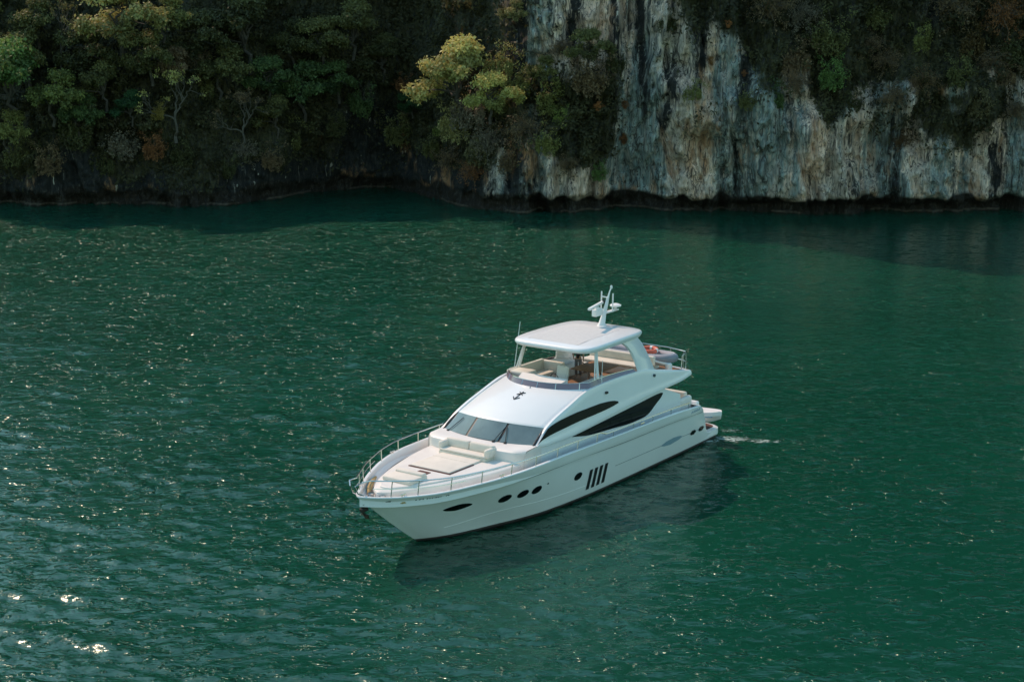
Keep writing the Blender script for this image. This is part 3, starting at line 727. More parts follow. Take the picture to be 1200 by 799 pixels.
P('hang', 0, 590, 75, 1.9, (.30, .28, .09), 'yellow-green bush pressed against the rock right of the golden tree', out=1.8)
P('hang', 1, 640, 165, 1.6, G['ygreen'], 'yellowish creeper hanging low on the pale foot of the buttress', out=.9)
P('hang', 2, 560, 175, 1.6, (.22, .19, .08), 'straw-green creeper hanging low under the straw-coloured bush', out=1.2)
P('brush', 1, 665, 190, 1.3, G['brown'], 'brown brush on the pale foot of the buttress', out=.6)
# high ledge on the right
P('hang', 0, 930, 70, 1.8, G['brown'], 'brown-green creeper left of the long olive creeper', out=.8)
P('brush', 1, 1040, 115, 1.7, G['brown'], 'brown brush hanging over the pale face below the slanting crack', out=.6)
P('hang', 2, 1140, 120, 1.5, (.17, .14, .06), 'olive-brown creeper hanging over the pale face at the right', out=.6)
P('hang', 1, 870, 118, 1.2, G['olive'], 'olive tuft bush on the rim above the widest pale rock', out=.5)
P('brush', 0, 1185, 130, 1.4, G['brown'], 'brown brush on the rock at the far right edge', out=.5)
P('brush', 1, 1075, 95, 1.7, (.24, .15, .07), 'tawny brush hanging from the ledge below the yellow-green bush', out=.7)
P('brush', 2, 1150, 75, 1.8, G['brown'], 'brown brush between the orange-brown bush and the right edge', out=.8)
P('brush', 0, 925, 98, 1.6, (.22, .14, .07), 'tawny brush drooping left of the green bush', out=.7)
P('brush', 1, 1010, 55, 1.7, G['brown'], 'brown brush under the olive creeper beside the trickle stain', out=.8)
P('hang', 0, 780, 30, 1.2, G['dolive'], 'dark bush at the top on the streaked bare face', out=.4)
P('hang', 0, 812, 108, 1.1, G['ygreen'], 'mossy green bush on the pale rock left of the dark ledge', out=.5)
P('brush', 0, 895, 12, 2.4, G['brown'], 'large brown brush at the top edge above the orange tufts', out=1.0)
P('brush', 1, 935, 22, 2.0, G['grey'], 'pale twiggy brush at the top edge, next to the large brown brush', out=1.0)
P('hang', 1, 965, 45, 2.2, G['olive'], 'long olive creeper bush hanging down the middle of the right cliff', out=1.0)
P('hang', 2, 968, 88, 1.6, G['green'], 'green bush half-way down the right cliff under the long creeper', out=1.0)
P('hang', 0, 905, 115, 1.7, G['dgreen'], 'dark green bush on the overhang over the pale rock', out=.8)
P('hang', 1, 1015, 22, 1.7, G['olive'], 'olive creeper by the white trickle stain at the top', out=.9)
P('hang', 2, 1066, 48, 1.4, G['ygreen'], 'yellow-green bush on the ledge right of the white trickle stain', out=1.0)
P('brush', 2, 1105, 14, 2.6, G['brown'], 'wide brown brush along the top edge at the right', out=1.0)
P('brush', 0, 1165, 22, 2.4, G['rust'], 'reddish brown brush in the top right corner', out=1.0)
P('hang', 0, 1128, 52, 1.8, (.13, .085, .03), 'orange-brown bush under the wide brown brush', out=.9)
P('hang', 1, 1175, 62, 1.9, G['dolive'], 'dark olive bush near the right edge under the reddish brush', out=.9)
P('brush', 1, 1055, 165, 1.3, (.18, .10, .04), 'dry brown brush stuck on the lower pale face', out=.4)
P('hang', 2, 1115, 85, 1.6, G['olive'], 'olive creeper trailing over the streaked rock at the right', out=.7)
P('hang', 0, 1172, 90, 1.2, G['brown'], 'brown creeper trailing near the right edge', out=.6)
P('hang', 1, 990, 120, 1.5, G['dolive'], 'dark creeper in the crack below the green bush', out=.6)
P('brush', 2, 1030, 75, 1.6, G['brown'], 'brown scrub on the slanting crack of the right cliff', out=.6)

# ground cover on the rock: nobody could count it
def undergrowth():
    n = 260000
    x = rng.uniform(-62, 62, n); z = rng.uniform(1.6, 27, n)
    keep = rng.random(n) < veg_mask(x, z) ** 1.5 * (.55 + .45 * np.clip(fbm(x * .45, z * .4, 0, 3, 66) * 1.8 + .4, 0, 1))
    keep &= (z < top_z(x) + 1)
    x, z = x[keep], z[keep]; n = len(x)
    def lf(x, z): return np.maximum(fbm(x * .55, z * .6, 0, 2, 67) + .15, -.2) * 1.5
    lump = lf(x, z); gx = (lf(x + .15, z) - lump) / .15; gz = (lf(x, z + .15) - lump) / .15
    y = cliff_y(x, z) - np.abs(rng.normal(size=n)) * .22 - lump
    pos = np.stack([x, y, z], -1)
    tone = np.clip(.30 + .42 * fbm(x * .35, z * .4, 0, 2, 68) + .12 * rng.normal(size=n) + .15 * lump, 0, 1)
    nrm = np.stack([-gx, -np.ones(n), -gz + .35], -1)
    me = leaf_mesh('undergrowth', pos, .24 + .26 * rng.random(n), rng.normal(size=(n, 3)) + np.array([0, 0, -.6]), tone, .5, nrm=nrm)
    o = bpy.data.objects.new('undergrowth', me); C.objects.link(o); o.color = (.075, .068, .028, 1); tag(o, kind='stuff')
    o['category'] = 'undergrowth'; o['label'] = 'dark creepers and undergrowth covering the rock between the trees'
undergrowth()

# ================================================================== YACHT  (x forward from the stern, y to port, z up; metres)
YAW = R(234.29)
yacht = empty('motor_yacht', (1.339, 69.546, 0), YAW)
tag(yacht, 'white motor yacht with a hardtop flybridge lying on the dark green water', 'yacht')
def S(p): return (p[0] - 12.0, p[1], p[2])
class YB(MB):
    def link(s, name, m, parent=None, **k):
        s.v = [(v[0] - 12.0, v[1], v[2]) for v in s.v]
        return link(name, s.v, s.f, m, parent or yacht, **k)

wl_ = pchip([0, .2, .40, .54, .716, .785, .847, .887, .943, .974, 1.0], [2.28, 2.36, 2.38, 2.36, 2.14, 1.84, 1.46, 1.21, .78, .41, .02])
sh_ = pchip([0, 4/24.4, 8/24.4, 12/24.4, 16/24.4, 17/24.4, 18/24.4, 19/24.4, 20/24.4, 21/24.4, 22/24.4, 23/24.4, 23.5/24.4, 24/24.4, 1],
            [2.70, 2.95, 3.08, 3.13, 3.13, 3.10, 3.03, 2.88, 2.63, 2.28, 1.84, 1.22, .87, .48, .03])
zsh = pchip([0, 3.3, 5, 8, 12, 16, 18, 20, 21, 22, 23, 24.4], [2.26, 2.30, 2.42, 2.55, 2.65, 2.71, 2.71, 2.67, 2.62, 2.59, 2.62, 2.79])
zgr = pchip([2.4, 5.6, 9.5, 12.4, 16.1, 18.2, 20, 21.9, 22.8, 24.2], [1.88, 2.06, 2.12, 2.23, 2.31, 2.29, 2.21, 2.20, 2.26, 2.42])
def x_stem(z):
    z = np.asarray(z, float); return np.where(z > 0, 20.69 + 3.71 * np.clip(z / 2.84, 0, 1.2) ** .92, 20.69 + z * 2.2)
x_aft = pchip([-1, 0, .3, .5, .86, 1.4, 2.0, 2.25, 2.4], [.9, .45, .25, 1.45, 1.85, 2.2, 2.72, 3.05, 3.4])
def hull_y(x, z):
    x = np.asarray(x, float); z = np.asarray(z, float)
    s = np.clip(x / x_stem(z), 0, 1); zs = zsh(x)
    a, b = wl_(s), sh_(s); t = np.clip(z / zs, 0, 1.05)
    p = .85 + .65 * smooth(.60, .95, s)
    y = a + (b - a) * t ** p
    y = np.where(z < 0, a * np.clip(1 + z * .55, 0, 1), y)
    y = y + .028 * smooth(.0, .03, z - zgr(x))          # the moulded band under the gunwale stands proud
    return y * smooth(1.0005, .99, s) ** .5 + .012 * (1 - smooth(1.0005, .99, s))

def build_hull():
    zr = [-.75, -.35, -.02, .06, .17]; tr = np.linspace(.10, 1, 20)
    q = np.concatenate([np.linspace(0, .12, 10, endpoint=False), np.linspace(.12, .8, 46, endpoint=False), np.linspace(.8, 1, 26)])
    rows = []
    for zc in zr:
        xa = float(x_aft(zc)); xs_ = float(x_stem(zc)); x = xa + (xs_ - xa) * q; rows.append((x, np.full_like(x, zc)))
    for t in tr:
        z = np.full_like(q, t * 2.4)
        for _ in range(40):
            x = x_aft(z) + (x_stem(z) - x_aft(z)) * q; z = t * zsh(x)
        rows.append((x, z))
    P = []
    for x, z in rows: P.append(np.stack([x, hull_y(x, z), z], -1))
    top = P[-1]
    def inset(p, d, dz):
        x, y, z = p[:, 0], p[:, 1], p[:, 2]
        dx = np.gradient(x); dy = np.gradient(y); L = np.hypot(dx, dy) + 1e-9
        nx, ny = dy / L, -dx / L                     # toward the inside
        yy = np.maximum(y + ny * d, .004); xx = x + nx * d
        return np.stack([xx, yy, z + dz], -1)
    cap0 = inset(top, .02, .03); cap1 = inset(top, .13, .03); inn = inset(top, .15, -.02); deck = inset(top, .15, -.40)
    P += [cap0, cap1, inn, deck]
    P = np.array(P); Q = P.copy(); Q[..., 1] *= -1
    v = np.concatenate([P.reshape(-1, 3), Q.reshape(-1, 3)]); n, m = P.shape[:2]; f = []; mi = []
    for side in (0, 1):
        o = side * n * m
        for i in range(n - 1):
            for j in range(m - 1):
                f.append((o+i*m+j, o+i*m+j+1, o+(i+1)*m+j+1, o+(i+1)*m+j)); mi.append(2 if i < 3 else 1 if i == 3 else 0)
    for i in range(n - 5):                            # transom and stern slope
        f.append((i*m, (i+1)*m, n*m+(i+1)*m, n*m+i*m)); mi.append(0)
    v = [S(p) for p in v]
    return link('hull', v, f, [M['hullgel'], M['stripe'], M['antifoul']], yacht, ang=40, mi=mi)
hull = build_hull()

def on_hull(x, z, off=.012, side=1): return (x, side * (float(hull_y(x, z)) + off), z)
def hull_patch(pts, off=.014, n=1, side=1):           # flat outline laid on the hull skin (fan from its centre)
    b = YB(); c = np.mean(np.array(pts), 0); K = len(pts); v = []; rings = 5
    for k in range(1, rings + 1):
        for p in pts: q = c + (np.array(p) - c) * k / rings; v.append(on_hull(q[0], q[1], off, side))
    v.append(on_hull(c[0], c[1], off, side)); f = []
    for k in range(rings - 1):
        for i in range(K): f.append((k*K+i, k*K+(i+1) % K, (k+1)*K+(i+1) % K, (k+1)*K+i))
    for i in range(K): f.append((rings*K, (i+1) % K, i))
    return b.add(v, f)
def hull_line(pts, r, off=.0, side=1, n=6):
    p = np.array(pts, float); x = np.linspace(0, 1, 60); t = np.linspace(0, 1, len(p))
    xx = np.interp(x, t, p[:, 0]); zz = pchip(t, p[:, 1])(x)
    return YB().tube([on_hull(a, b, off, side) for a, b in zip(xx, zz)], r, n)
def ell(xc, zc, a, b, tilt=0, n=18, pw=1.0):
    o = []
    for k in range(n):
        t = 2*math.pi*k/n; u = a*math.copysign(abs(math.cos(t))**pw, math.cos(t)); w_ = b*math.copysign(abs(math.sin(t))**(pw), math.sin(t))
        o.append((xc + u, zc + w_ + tilt*u))
    return o
for sd_ in (1, -1):
    gz = [(x, float(zgr(x)) - .012) for x in (2.7, 6, 10, 14, 18, 21, 23, 23.9)]
    hull_line(gz, .022, -.002, sd_).link('rubbing_groove', M['groove'], hull)
    hull_line([(10.3, 1.08), (8, 1.06), (6.3, 1.04)], .014, 0, sd_).link('feature_line', M['groove'], hull)
    hull_line([(4.3, 1.02), (3.6, 1.0), (2.1, .99)], .014, 0, sd_).link('feature_line', M['groove'], hull)
    hull_line([(20.2, .62), (17.5, .88), (14, .74), (11, .66)], .010, 0, sd_).link('spray_line', M['gel'], hull)
    hull_patch([(6.4, 1.04), (5.9, 1.16), (5.2, 1.19), (4.6, 1.13), (4.3, 1.03), (4.7, .94), (5.4, .88), (6.0, .94)], .012, side=sd_).link('stern_inlay', M['teal'], hull)
    for xc, zc, a, b, tl, pw in ((20.22, 1.61, .60, .125, 0, 1.25), (17.99, 1.51, .29, .15, 0, 1), (17.05, 1.51, .27, .15, 0, 1), (16.24, 1.49, .27, .15, 0, 1), (13.36, 1.37, .26, .15, 0, 1)):
        fr = hull_patch(ell(xc, zc, a + .035, b + .035, tl, pw=pw), .010, side=sd_).link('porthole', M['steel'], hull)
        hull_patch(ell(xc, zc, a, b, tl, pw=pw), .018, side=sd_).link('pane', M['glass'], fr)
    for xc in (3.26, 2.42):
        fr = hull_patch(ell(xc, .97, .31, .14, .04, 6), .012, side=sd_).link('stern_porthole', M['black'], hull)
        hull_patch(ell(xc, .97, .25, .10, .04, 6), .020, side=sd_).link('pane', M['glass'], fr)
    hull_patch(ell(15.6, 1.62, .045, .045), .014, side=sd_).link('drain_fitting', M['steel'], hull)
    for k in range(4):                                # four slanted engine-room air intakes
        x0 = 12.50 - .40 * k
        hull_patch([(x0 - .12, .46), (x0 - .36, .46), (x0 - .25, 1.43), (x0 - .01, 1.43)], .016, side=sd_).link('air_vent', M['black'], hull)
    for x0 in (20.80, 20.22):                         # white patches painted as sunlit deck seen through the hawse openings
        hull_patch(ell(x0, float(zgr(x0)) + .10, .20, .055, 0, 12, .6), .016, side=sd_).link('sunlit_fairlead', M['white'], hull)
    hull_patch(ell(23.35, float(zsh(23.3)) - .17, .09, .06), .014, side=sd_).link('bow_light', M['steel'], hull)
    # small worn lettering on the bow band (too blurred in the photograph to read) and on the quarter
    b = YB(); zz = float(zsh(22.0)) - .20
    for x0, wd, kind in ((22.42, .12, 0), (22.27, .11, 1), (22.06, .09, 2), (21.94, .09, 0), (21.83, .08, 3), (21.73, .08, 2), (21.62, .09, 0), (21.46, .06, 4), (21.32, .10, 1)):
        st = {0: [((0, 0), (0, 1)), ((0, 1), (1, 0)), ((1, 0), (1, 1))], 1: [((0, 0), (0, 1)), ((0, 1), (1, 1)), ((0, .5), (1, .5)), ((1, .5), (1, 1))],
              2: [((0, 0), (.5, 1)), ((.5, 1), (1, 0)), ((.2, .4), (.8, .4))], 3: [((0, 0), (0, 1)), ((0, 0), (1, 0)), ((1, 0), (1, 1))], 4: [((0, .5), (1, .5))]}[kind]
        for (a0, b0), (a1, b1) in st:
            p0 = (x0 - wd * a0 * sd_ if sd_ > 0 else x0 - wd * a0, zz - .06 + .12 * b0); p1 = (x0 - wd * a1, zz - .06 + .12 * b1)
            b.tube([on_hull(*p0, .012, sd_), on_hull(*p1, .012, sd_)], .011, 4)
    b.link('bow_lettering', M['ink'], hull)
    b = YB()
    for k, x0 in enumerate((4.0, 3.82, 3.64, 3.46, 3.28)):
        b.tube([on_hull(x0, 2.10, .012, sd_), on_hull(x0 - .10, 2.20, .012, sd_)], .014, 4); b.tube([on_hull(x0 - .02, 2.20, .012, sd_), on_hull(x0 - .12, 2.11, .012, sd_)], .010, 4)
    b.link('quarter_lettering', M['teal'], hull)

# ---- deck
def deck_strip(x0, x1, dz, m, name, n=70, inset=.145, off=0.0):
    xs = np.linspace(x0, x1, n); yy = np.maximum(hull_y(xs, zsh(xs) - .02) - inset - .03, .02); zz = zsh(xs) - .385 + dz
    P = np.stack([np.stack([xs, yy * k, zz + .03 * (1 - abs(k))], -1) for k in np.linspace(-1, 1, 9)])
    return YB().grid(P).link(name, m)
deck_strip(3.4, 20.9, .0, M['teak'], 'side_deck')
deck_strip(20.9, 24.05, .0, M['gel2'], 'bow_deck')

# ---- raised foredeck
tr_half = pchip([16.4, 17.2, 18.3, 19.35, 20.5, 21.5, 22.3, 22.9, 23.2], [2.42, 2.36, 2.2, 1.95, 1.62, 1.24, .85, .42, .05])
def tier(x0, x1, inset, z0, z1, bev, name, parent=None, m=M['gel2']):
    xs = np.concatenate([np.linspace(x0, x1 - inset - .5, 26), np.linspace(x1 - inset - .5, x1 - inset, 22)[1:]])
    hw = np.maximum(tr_half(xs + inset * .6) - inset, .0); hw[-1] = 0
    loop = [(x, h) for x, h in zip(xs, hw)] + [(x, -h) for x, h in zip(xs[::-1][1:], hw[::-1][1:])]
    L = np.array(loop); c = np.array([19.2, 0.])
    def ring(s_, z):
        d = c - L; d /= np.linalg.norm(d, axis=1)[:, None]; q = L + d * s_; return [(p[0], p[1], z + crown(p[0])) for p in q]
    def crown(x): return .0
    b = YB(); n = len(L); R_ = [ring(0, z0), ring(0, z1 - bev), ring(bev * .3, z1 - bev * .3), ring(bev, z1)]
    v = [p for r_ in R_ for p in r_]; f = [(k*n+i, k*n+(i+1) % n, (k+1)*n+(i+1) % n, (k+1)*n+i) for k in range(3) for i in range(n)]
    # top as strips across
    m2 = len(xs)
    top = [3*n + i for i in range(n)]
    for i in range(m2 - 1):
        a, b_ = i, i + 1; a2, b2 = (n - i) % n if i else n - 1, n - 1 - i
    f.append(tuple(top))
    b.add(v, f); return b.link(name, m, parent, ang=30)
trunk_ = tier(16.3, 23.2, 0, 2.1, 2.72, .10, 'foredeck_moulding')
tier(16.5, 22.95, .22, 2.66, 2.79, .05, 'raised_panel', trunk_)

pad = YB().box(16.95, 19.95, -1.02, 1.02, 2.77, 2.86, .04, 3).link('sunpad', M['cush'])
YB().box(18.42, 18.45, -1.01, 1.01, 2.8, 2.868, .005, 1).link('seam', M['cream'], pad)
YB().box(19.96, 20.02, -1.04, 1.04, 2.77, 2.83, .01, 1).link('pad_trim', M['brown'], pad)
YB().box(18.4, 20.02, 1.03, 1.07, 2.77, 2.83, .01, 1).link('pad_trim', M['brown'], pad)
YB().box(20.22, 20.72, -.26, .30, 2.78, 2.81, .01, 1).link('deck_hatch', M['brown'])
fs = YB().box(20.95, 22.05, -.72, .72, 2.76, 2.96, .07, 3).link('bow_seat', M['cush'])
YB().box(20.98, 21.28, -.70, .70, 2.91, 3.05, .07, 3).link('seat_back', M['cush'], fs)

# ---- dash moulding under the windscreen with the built-in sofa
def dash():
    ys = np.linspace(-2.5, 2.5, 41); xf = 17.12 - .30 * np.clip((np.abs(ys) - 2.0) / .5, 0, 1) ** 2 + .18 * (1 - (ys / 2.5) ** 2)
    rows = []
    for dx, z in ((0, 2.3), (0, 3.08), (-.03, 3.17), (-.10, 3.22), (-.5, 3.245), (-1.3, 3.28)):
        rows.append(np.stack([xf + dx, ys * (1 if dx > -.05 else .995), np.full_like(ys, z)], -1))
    b = YB().grid(np.array(rows))
    for s_ in (1, -1):
        b.add([(16.95, s_*2.5, 2.3), (15.7, s_*2.5, 2.3), (15.7, s_*2.5, 3.28), (16.7, s_*2.5, 3.2), (16.86, s_*2.5, 3.1)], [(0, 1, 2, 3, 4)])
    return b.link('dash_moulding', M['gel2'])
dash_ = dash()
sofa = YB().box(17.1, 17.85, -1.2, 1.2, 2.74, 2.93, .05, 3).link('sofa', M['cream'])
YB().box(17.12, 17.84, -1.18, 1.18, 2.93, 3.02, .04, 3).link('seat_cushion', M['cush'], sofa)
for y0, y1 in ((-1.2, -.02), (.02, 1.2)):
    YB().box(17.08, 17.36, y0, y1, 2.98, 3.34, .07, 3, Matrix.Rotation(R(-10), 3, 'Y')).link('backrest', M['cush'], sofa)
for y0 in (-1.28, 1.06):
    YB().box(17.1, 17.78, y0, y0 + .22, 2.9, 3.28, .08, 3).link('arm_cushion', M['cush'], sofa)

# ---- deckhouse
def yV(x, z): x = np.asarray(x, float); z = np.asarray(z, float); return 2.37 + .15 * np.clip((4.6 - z) / 1.2, 0, 1.2) - .05 * smooth(12.5, 15.5, x)
def yW(x, z): return 2.47 - .05 * (np.asarray(z, float) - 2.3)
zlip = pchip([3.3, 4.3, 6, 8, 9.3, 10.8, 12.2, 14, 15.2, 16.05], [3.74, 3.62, 3.57, 3.50, 3.42, 3.32, 3.22, 3.10, 3.10, 3.20])
zVt = pchip([3.3, 4.5, 5.9, 7.2, 8.5, 10, 11.7, 13.5, 15.1, 16.05], [4.0, 4.22, 4.5, 4.74, 4.82, 4.84, 4.78, 4.36, 3.84, 3.22])
def deckhouse():
    b = YB(); xs = np.concatenate([np.linspace(4.2, 5.7, 8), np.linspace(5.9, 16.0, 50)])
    ztop = np.where(xs < 5.8, 3.02 + (xs - 4.2) / 1.5 * .56, zlip(xs) + .1)
    for s_ in (1, -1):
        P = np.stack([np.stack([xs, s_ * yW(xs, 2.1 + (ztop - 2.1) * t), 2.1 + (ztop - 2.1) * t], -1) for t in np.linspace(0, 1, 10)]); b.grid(P)
        pts = [(4.2, 2.1), (4.2, 3.02)]
        b.add([(4.2, s_*yW(4.2, 2.1), 2.1), (4.2, s_*yW(4.2, 3.0), 3.02), (4.2, s_*(yW(4.2, 3) - .18), 3.02), (4.2, s_*(yW(4.2, 2.1) - .18), 2.1)], [(0, 1, 2, 3)])
        b.add([(4.2, s_*yW(4.2, 3.0), 3.02), (5.8, s_*yW(5.8, 3.6), 3.60), (5.8, s_*(yW(5.8, 3.6) - .18), 3.60), (4.2, s_*(yW(4.2, 3) - .18), 3.02)], [(0, 1, 2, 3)])
    b.add([(5.9, -2.4, 2.1), (5.9, 2.4, 2.1), (5.9, 2.36, 3.7), (5.9, -2.36, 3.7)], [(0, 1, 2, 3)])
    return b.link('deckhouse', M['gel'])
house = deckhouse()
YB().add([(5.88, -1.9, 2.1), (5.88, 1.9, 2.1), (5.88, 1.85, 3.55), (5.88, -1.85, 3.55)], [(0, 1, 2, 3)]).link('saloon_door', M['glass'], house)

def coaming():
    b = YB(); xs = np.concatenate([np.linspace(3.3, 15.0, 76), np.linspace(15.1, 16.02, 10)])
    zl, zt = zlip(xs), zVt(xs)
    for s_ in (1, -1):
        rows = []
        rows.append(np.stack([xs, s_ * (yV(xs, zl) - .30), zl + .03], -1))
        rows.append(np.stack([xs, s_ * (yV(xs, zl) - .03), zl - .0], -1))
        for t in np.linspace(0, 1, 12):
            z = zl + .03 + (zt - zl - .03) * t
            y = yV(xs, z) + .035 * np.exp(-((z - zl - .12) / .10) ** 2) - .05 * np.clip((t - .86) / .14, 0, 1) ** 2
            rows.append(np.stack([xs, s_ * y, z], -1))
        inner = xs < 11.9
        zi = np.where(inner, 3.9, zt - .05)
        rows.append(np.stack([xs, s_ * (yV(xs, zt) - .16), zt + .0], -1))
        rows.append(np.stack([xs, s_ * (yV(xs, zt) - .19), np.minimum(zi, zt - .03)], -1))
        b.grid(np.array(rows))
        e = np.array(rows)[:, 0]; b.add(e, [tuple(range(len(e)))])
    # rounded aft end of the boat deck
    ys = np.linspace(-2.4, 2.4, 25); xa = 3.3 - .35 * (1 - (np.abs(ys) / 2.4) ** 4)
    b.grid(np.stack([np.stack([xa + dx, ys, np.full_like(ys, z)], -1) for dx, z in ((.3, 3.72), (0, 3.76), (-.04, 3.86), (0, 3.97), (.3, 3.99))]))
    return b.link('flybridge_moulding', M['gel'])
fly = coaming()
def fly_floor():
    xs = np.linspace(3.1, 12.6, 20)
    b = YB().grid(np.stack([np.stack([xs, k * (yV(xs, 4.5) - .15), np.full_like(xs, 3.955)], -1) for k in (-1, 0, 1)]))
    return b.link('flybridge_floor', M['teak2'], fly)
fly_floor()
YB().box(3.2, 13, -2.2, 2.2, 3.70, 3.90, .02, 1).link('flybridge_underside', M['gel'], fly)

# ---- brow roof from the windscreen up to the flybridge
def x_ws_top(y): return 15.72 - .64 * (np.asarray(y) / 2.27) ** 2
def x_fly_front(y): return 12.95 - 1.35 * (np.abs(np.asarray(y)) / 2.33) ** 2.4
def zroof(x, y):
    y = np.asarray(y, float); k = (np.abs(y) / 2.30)
    xf, xb = x_ws_top(y), x_fly_front(y); t = np.clip((xf - np.asarray(x, float)) / (xf - xb), 0, 1)
    zf = 3.95 - .12 * k ** 2; zb = 4.76 - .02 * k ** 2
    return zf + (zb - zf) * t + .07 * np.sin(np.pi * t) - .045 * smooth(.9, 1.0, k)
def brow():
    ys = np.concatenate([np.linspace(-2.305, -2.0, 8), np.linspace(-1.9, 1.9, 31), np.linspace(2.0, 2.305, 8)])
    rows = []
    for t in np.linspace(0, 1, 26):
        x = x_ws_top(ys) + (x_fly_front(ys) - x_ws_top(ys)) * t; rows.append(np.stack([x, ys, zroof(x, ys)], -1))
    f0 = rows[0].copy(); f0[:, 0] += .0; f0[:, 2] -= .10; f0[:, 0] -= .05
    r1 = rows[0].copy(); r1[:, 0] += .03; r1[:, 2] -= .035
    l1 = rows[-1].copy(); l1[:, 0] -= .10; l1[:, 2] += .02
    l2 = l1.copy(); l2[:, 0] -= .04; l2[:, 2] = 3.9
    return YB().grid(np.array([f0, r1] + rows + [l1, l2])).link('coachroof', M['gel'], ang=50)
roof = brow()
# anchor-like emblem on the coachroof
b = YB()
def rp(x, y): return (x, y, float(zroof(x, y)) + .012)
for p, q in (((14.16, .0), (13.44, .0)), ((14.16, 0), (13.96, .17)), ((14.16, 0), (13.96, -.17)), ((13.50, .15), (13.74, -.15)), ((13.50, -.15), (13.74, .15))):
    n_ = 5; b.tube([rp(p[0] + (q[0]-p[0])*k/n_, p[1] + (q[1]-p[1])*k/n_) for k in range(n_ + 1)], .024, 4)
b.link('anchor_emblem', M['black'], roof)
YB().tube([rp(13.02, .02), rp(12.95, .02)], .03, 6).link('deck_fitting', M['steel'], roof)

# ---- windscreen: three raked panes between dark mullions
def ws_pt(y, t, off=0.0):
    y0 = y * (2.33 / 2.27); xb, zb = 16.50 - .46 * (y0 / 2.33) ** 2, 3.26 - .03 * (y0 / 2.33) ** 2
    xt, zt = float(x_ws_top(y)) - .01, 3.92 - .12 * (y / 2.27) ** 2
    yy = y0 + (y - y0) * t
    return (xb + (xt - xb) * t + off * .62, yy, zb + (zt - zb) * t + off * .78)
wsf = YB()
wsf.grid(np.array([[ws_pt(y, t, -.01) for y in np.linspace(-2.28, 2.28, 33)] for t in np.linspace(-.06, 1.04, 6)]))
wsf = wsf.link('windscreen_frame', M['black'])
for y0, y1 in ((-2.23, -.86), (-.76, .76), (.86, 2.23)):
    YB().grid(np.array([[ws_pt(y, t, .012) for y in np.linspace(y0, y1, 9)] for t in np.linspace(.02, .97, 5)])).link('windscreen_pane', M['wglass'], wsf)
for yb, yt in ((-1.9, -1.55), (.62, .82), (1.15, .86)):
    b = YB(); p0 = ws_pt(yb, -.02, .05); b.tube([p0, ws_pt((yb+yt)/2, .4, .06), ws_pt(yt, .78, .05)], .016, 5); b.box(p0[0]-.05, p0[0]+.05, p0[1]-.05, p0[1]+.05, p0[2]-.04, p0[2]+.05, .01, 1)
    b.link('wiper', M['black'], wsf)

for s_ in (1, -1):
    YB().tube([ws_pt(s_*2.27, t, .0) for t in (-.04, .3, .6, .9, 1.0)], [.05, .075, .075, .06, .03], 8).link('pillar_trim', M['black'], wsf)

# ---- side windows (columns between a lower and an upper edge)
def side_window(low, up, yf, name, parent, off, m, side):
    xs = np.linspace(max(low[0][0], up[0][0]), min(low[-1][0], up[-1][0]), 44)
    zb = pchip(*zip(*low))(xs); zt = pchip(*zip(*up))(xs)
    P = np.stack([np.stack([xs, side * (yf(xs, zb + (zt - zb) * t) + off), zb + (zt - zb) * t], -1) for t in np.linspace(0, 1, 7)])
    return YB().grid(P).link(name, m, parent)
for s_ in (1, -1):
    side_window([(9.74, 3.77), (10.4, 3.71), (11.28, 3.67), (12.76, 3.64), (14.05, 3.57), (14.94, 3.51), (15.62, 3.42), (16.02, 3.30)],
                [(9.74, 3.83), (10.0, 3.92), (10.57, 4.0), (11.4, 4.045), (12.73, 4.045), (14.03, 3.98), (15.04, 3.84), (15.5, 3.60), (16.02, 3.305)],
                lambda x, z: yV(x, z) + .006, 'forward_side_window', fly, .018, M['glass'], s_)
    side_window([(5.80, 3.36), (5.95, 3.24), (6.48, 2.99), (7.07, 2.71), (7.51, 2.62), (8.54, 2.60), (10.25, 2.70), (12.03, 2.82), (13.3, 3.03)],
                [(5.80, 3.40), (6.02, 3.45), (7.81, 3.36), (9.26, 3.28), (10.66, 3.20), (12.02, 3.12), (13.3, 3.05)],
                yW, 'saloon_side_window', house, .016, M['glass'], s_)
    YB().box(10.55, 10.72, s_*2.40 - .05, s_*2.40 + .09, 4.36, 4.46, .02, 1).link('navigation_light', M['black'], fly)
    YB().tube([(6.60, s_*2.40, 4.38), (6.60, s_*2.47, 4.38)], .07, 10).link('side_badge', M['ink'], fly)

# ---- flybridge windscreen strip
def flyscreen():
    y = np.linspace(-2.2, 2.2, 33)
    front = np.stack([x_fly_front(y) - .08, y], -1); sx_ = np.linspace(11.55, 7.9, 14)
    port = np.stack([sx_, np.full_like(sx_, 2.23)], -1); stb = np.stack([sx_[::-1], np.full_like(sx_, -2.23)], -1)
    path = np.concatenate([stb, front, port]); hgt = np.concatenate([np.linspace(.10, .24, 14), np.full(33, .22), np.linspace(.24, .10, 14)])
    zb = np.concatenate([zVt(sx_[::-1]) - .01, np.full(33, 4.77), zVt(sx_) - .01])
    n = len(path); P = []
    c = np.array([9., 0]); d = (c - path); d /= np.linalg.norm(d, axis=1)[:, None]
    for dz, di in ((0, 0), (1, .10), (1, .13), (0, .04)):
        q = path + d * di; P.append(np.stack([q[:, 0], q[:, 1], zb + hgt * dz], -1))
    o = YB().grid(np.array(P), wrap_u=True).link('flybridge_screen', M['lilac'], fly)
    q = path + d * .115
    YB().tube(np.stack([q[:, 0], q[:, 1], zb + hgt + .015], -1), .016, 5).link('screen_rail', M['steel'], o)
    for i in (4, 10, 18, 26, 32, 38, 44, 50):
        YB().tube([(path[i][0] + .02, path[i][1], zb[i] - .04), (q[i][0], q[i][1], zb[i] + hgt[i])], .022, 5).link('screen_bracket', M['steel'], o)
flyscreen()

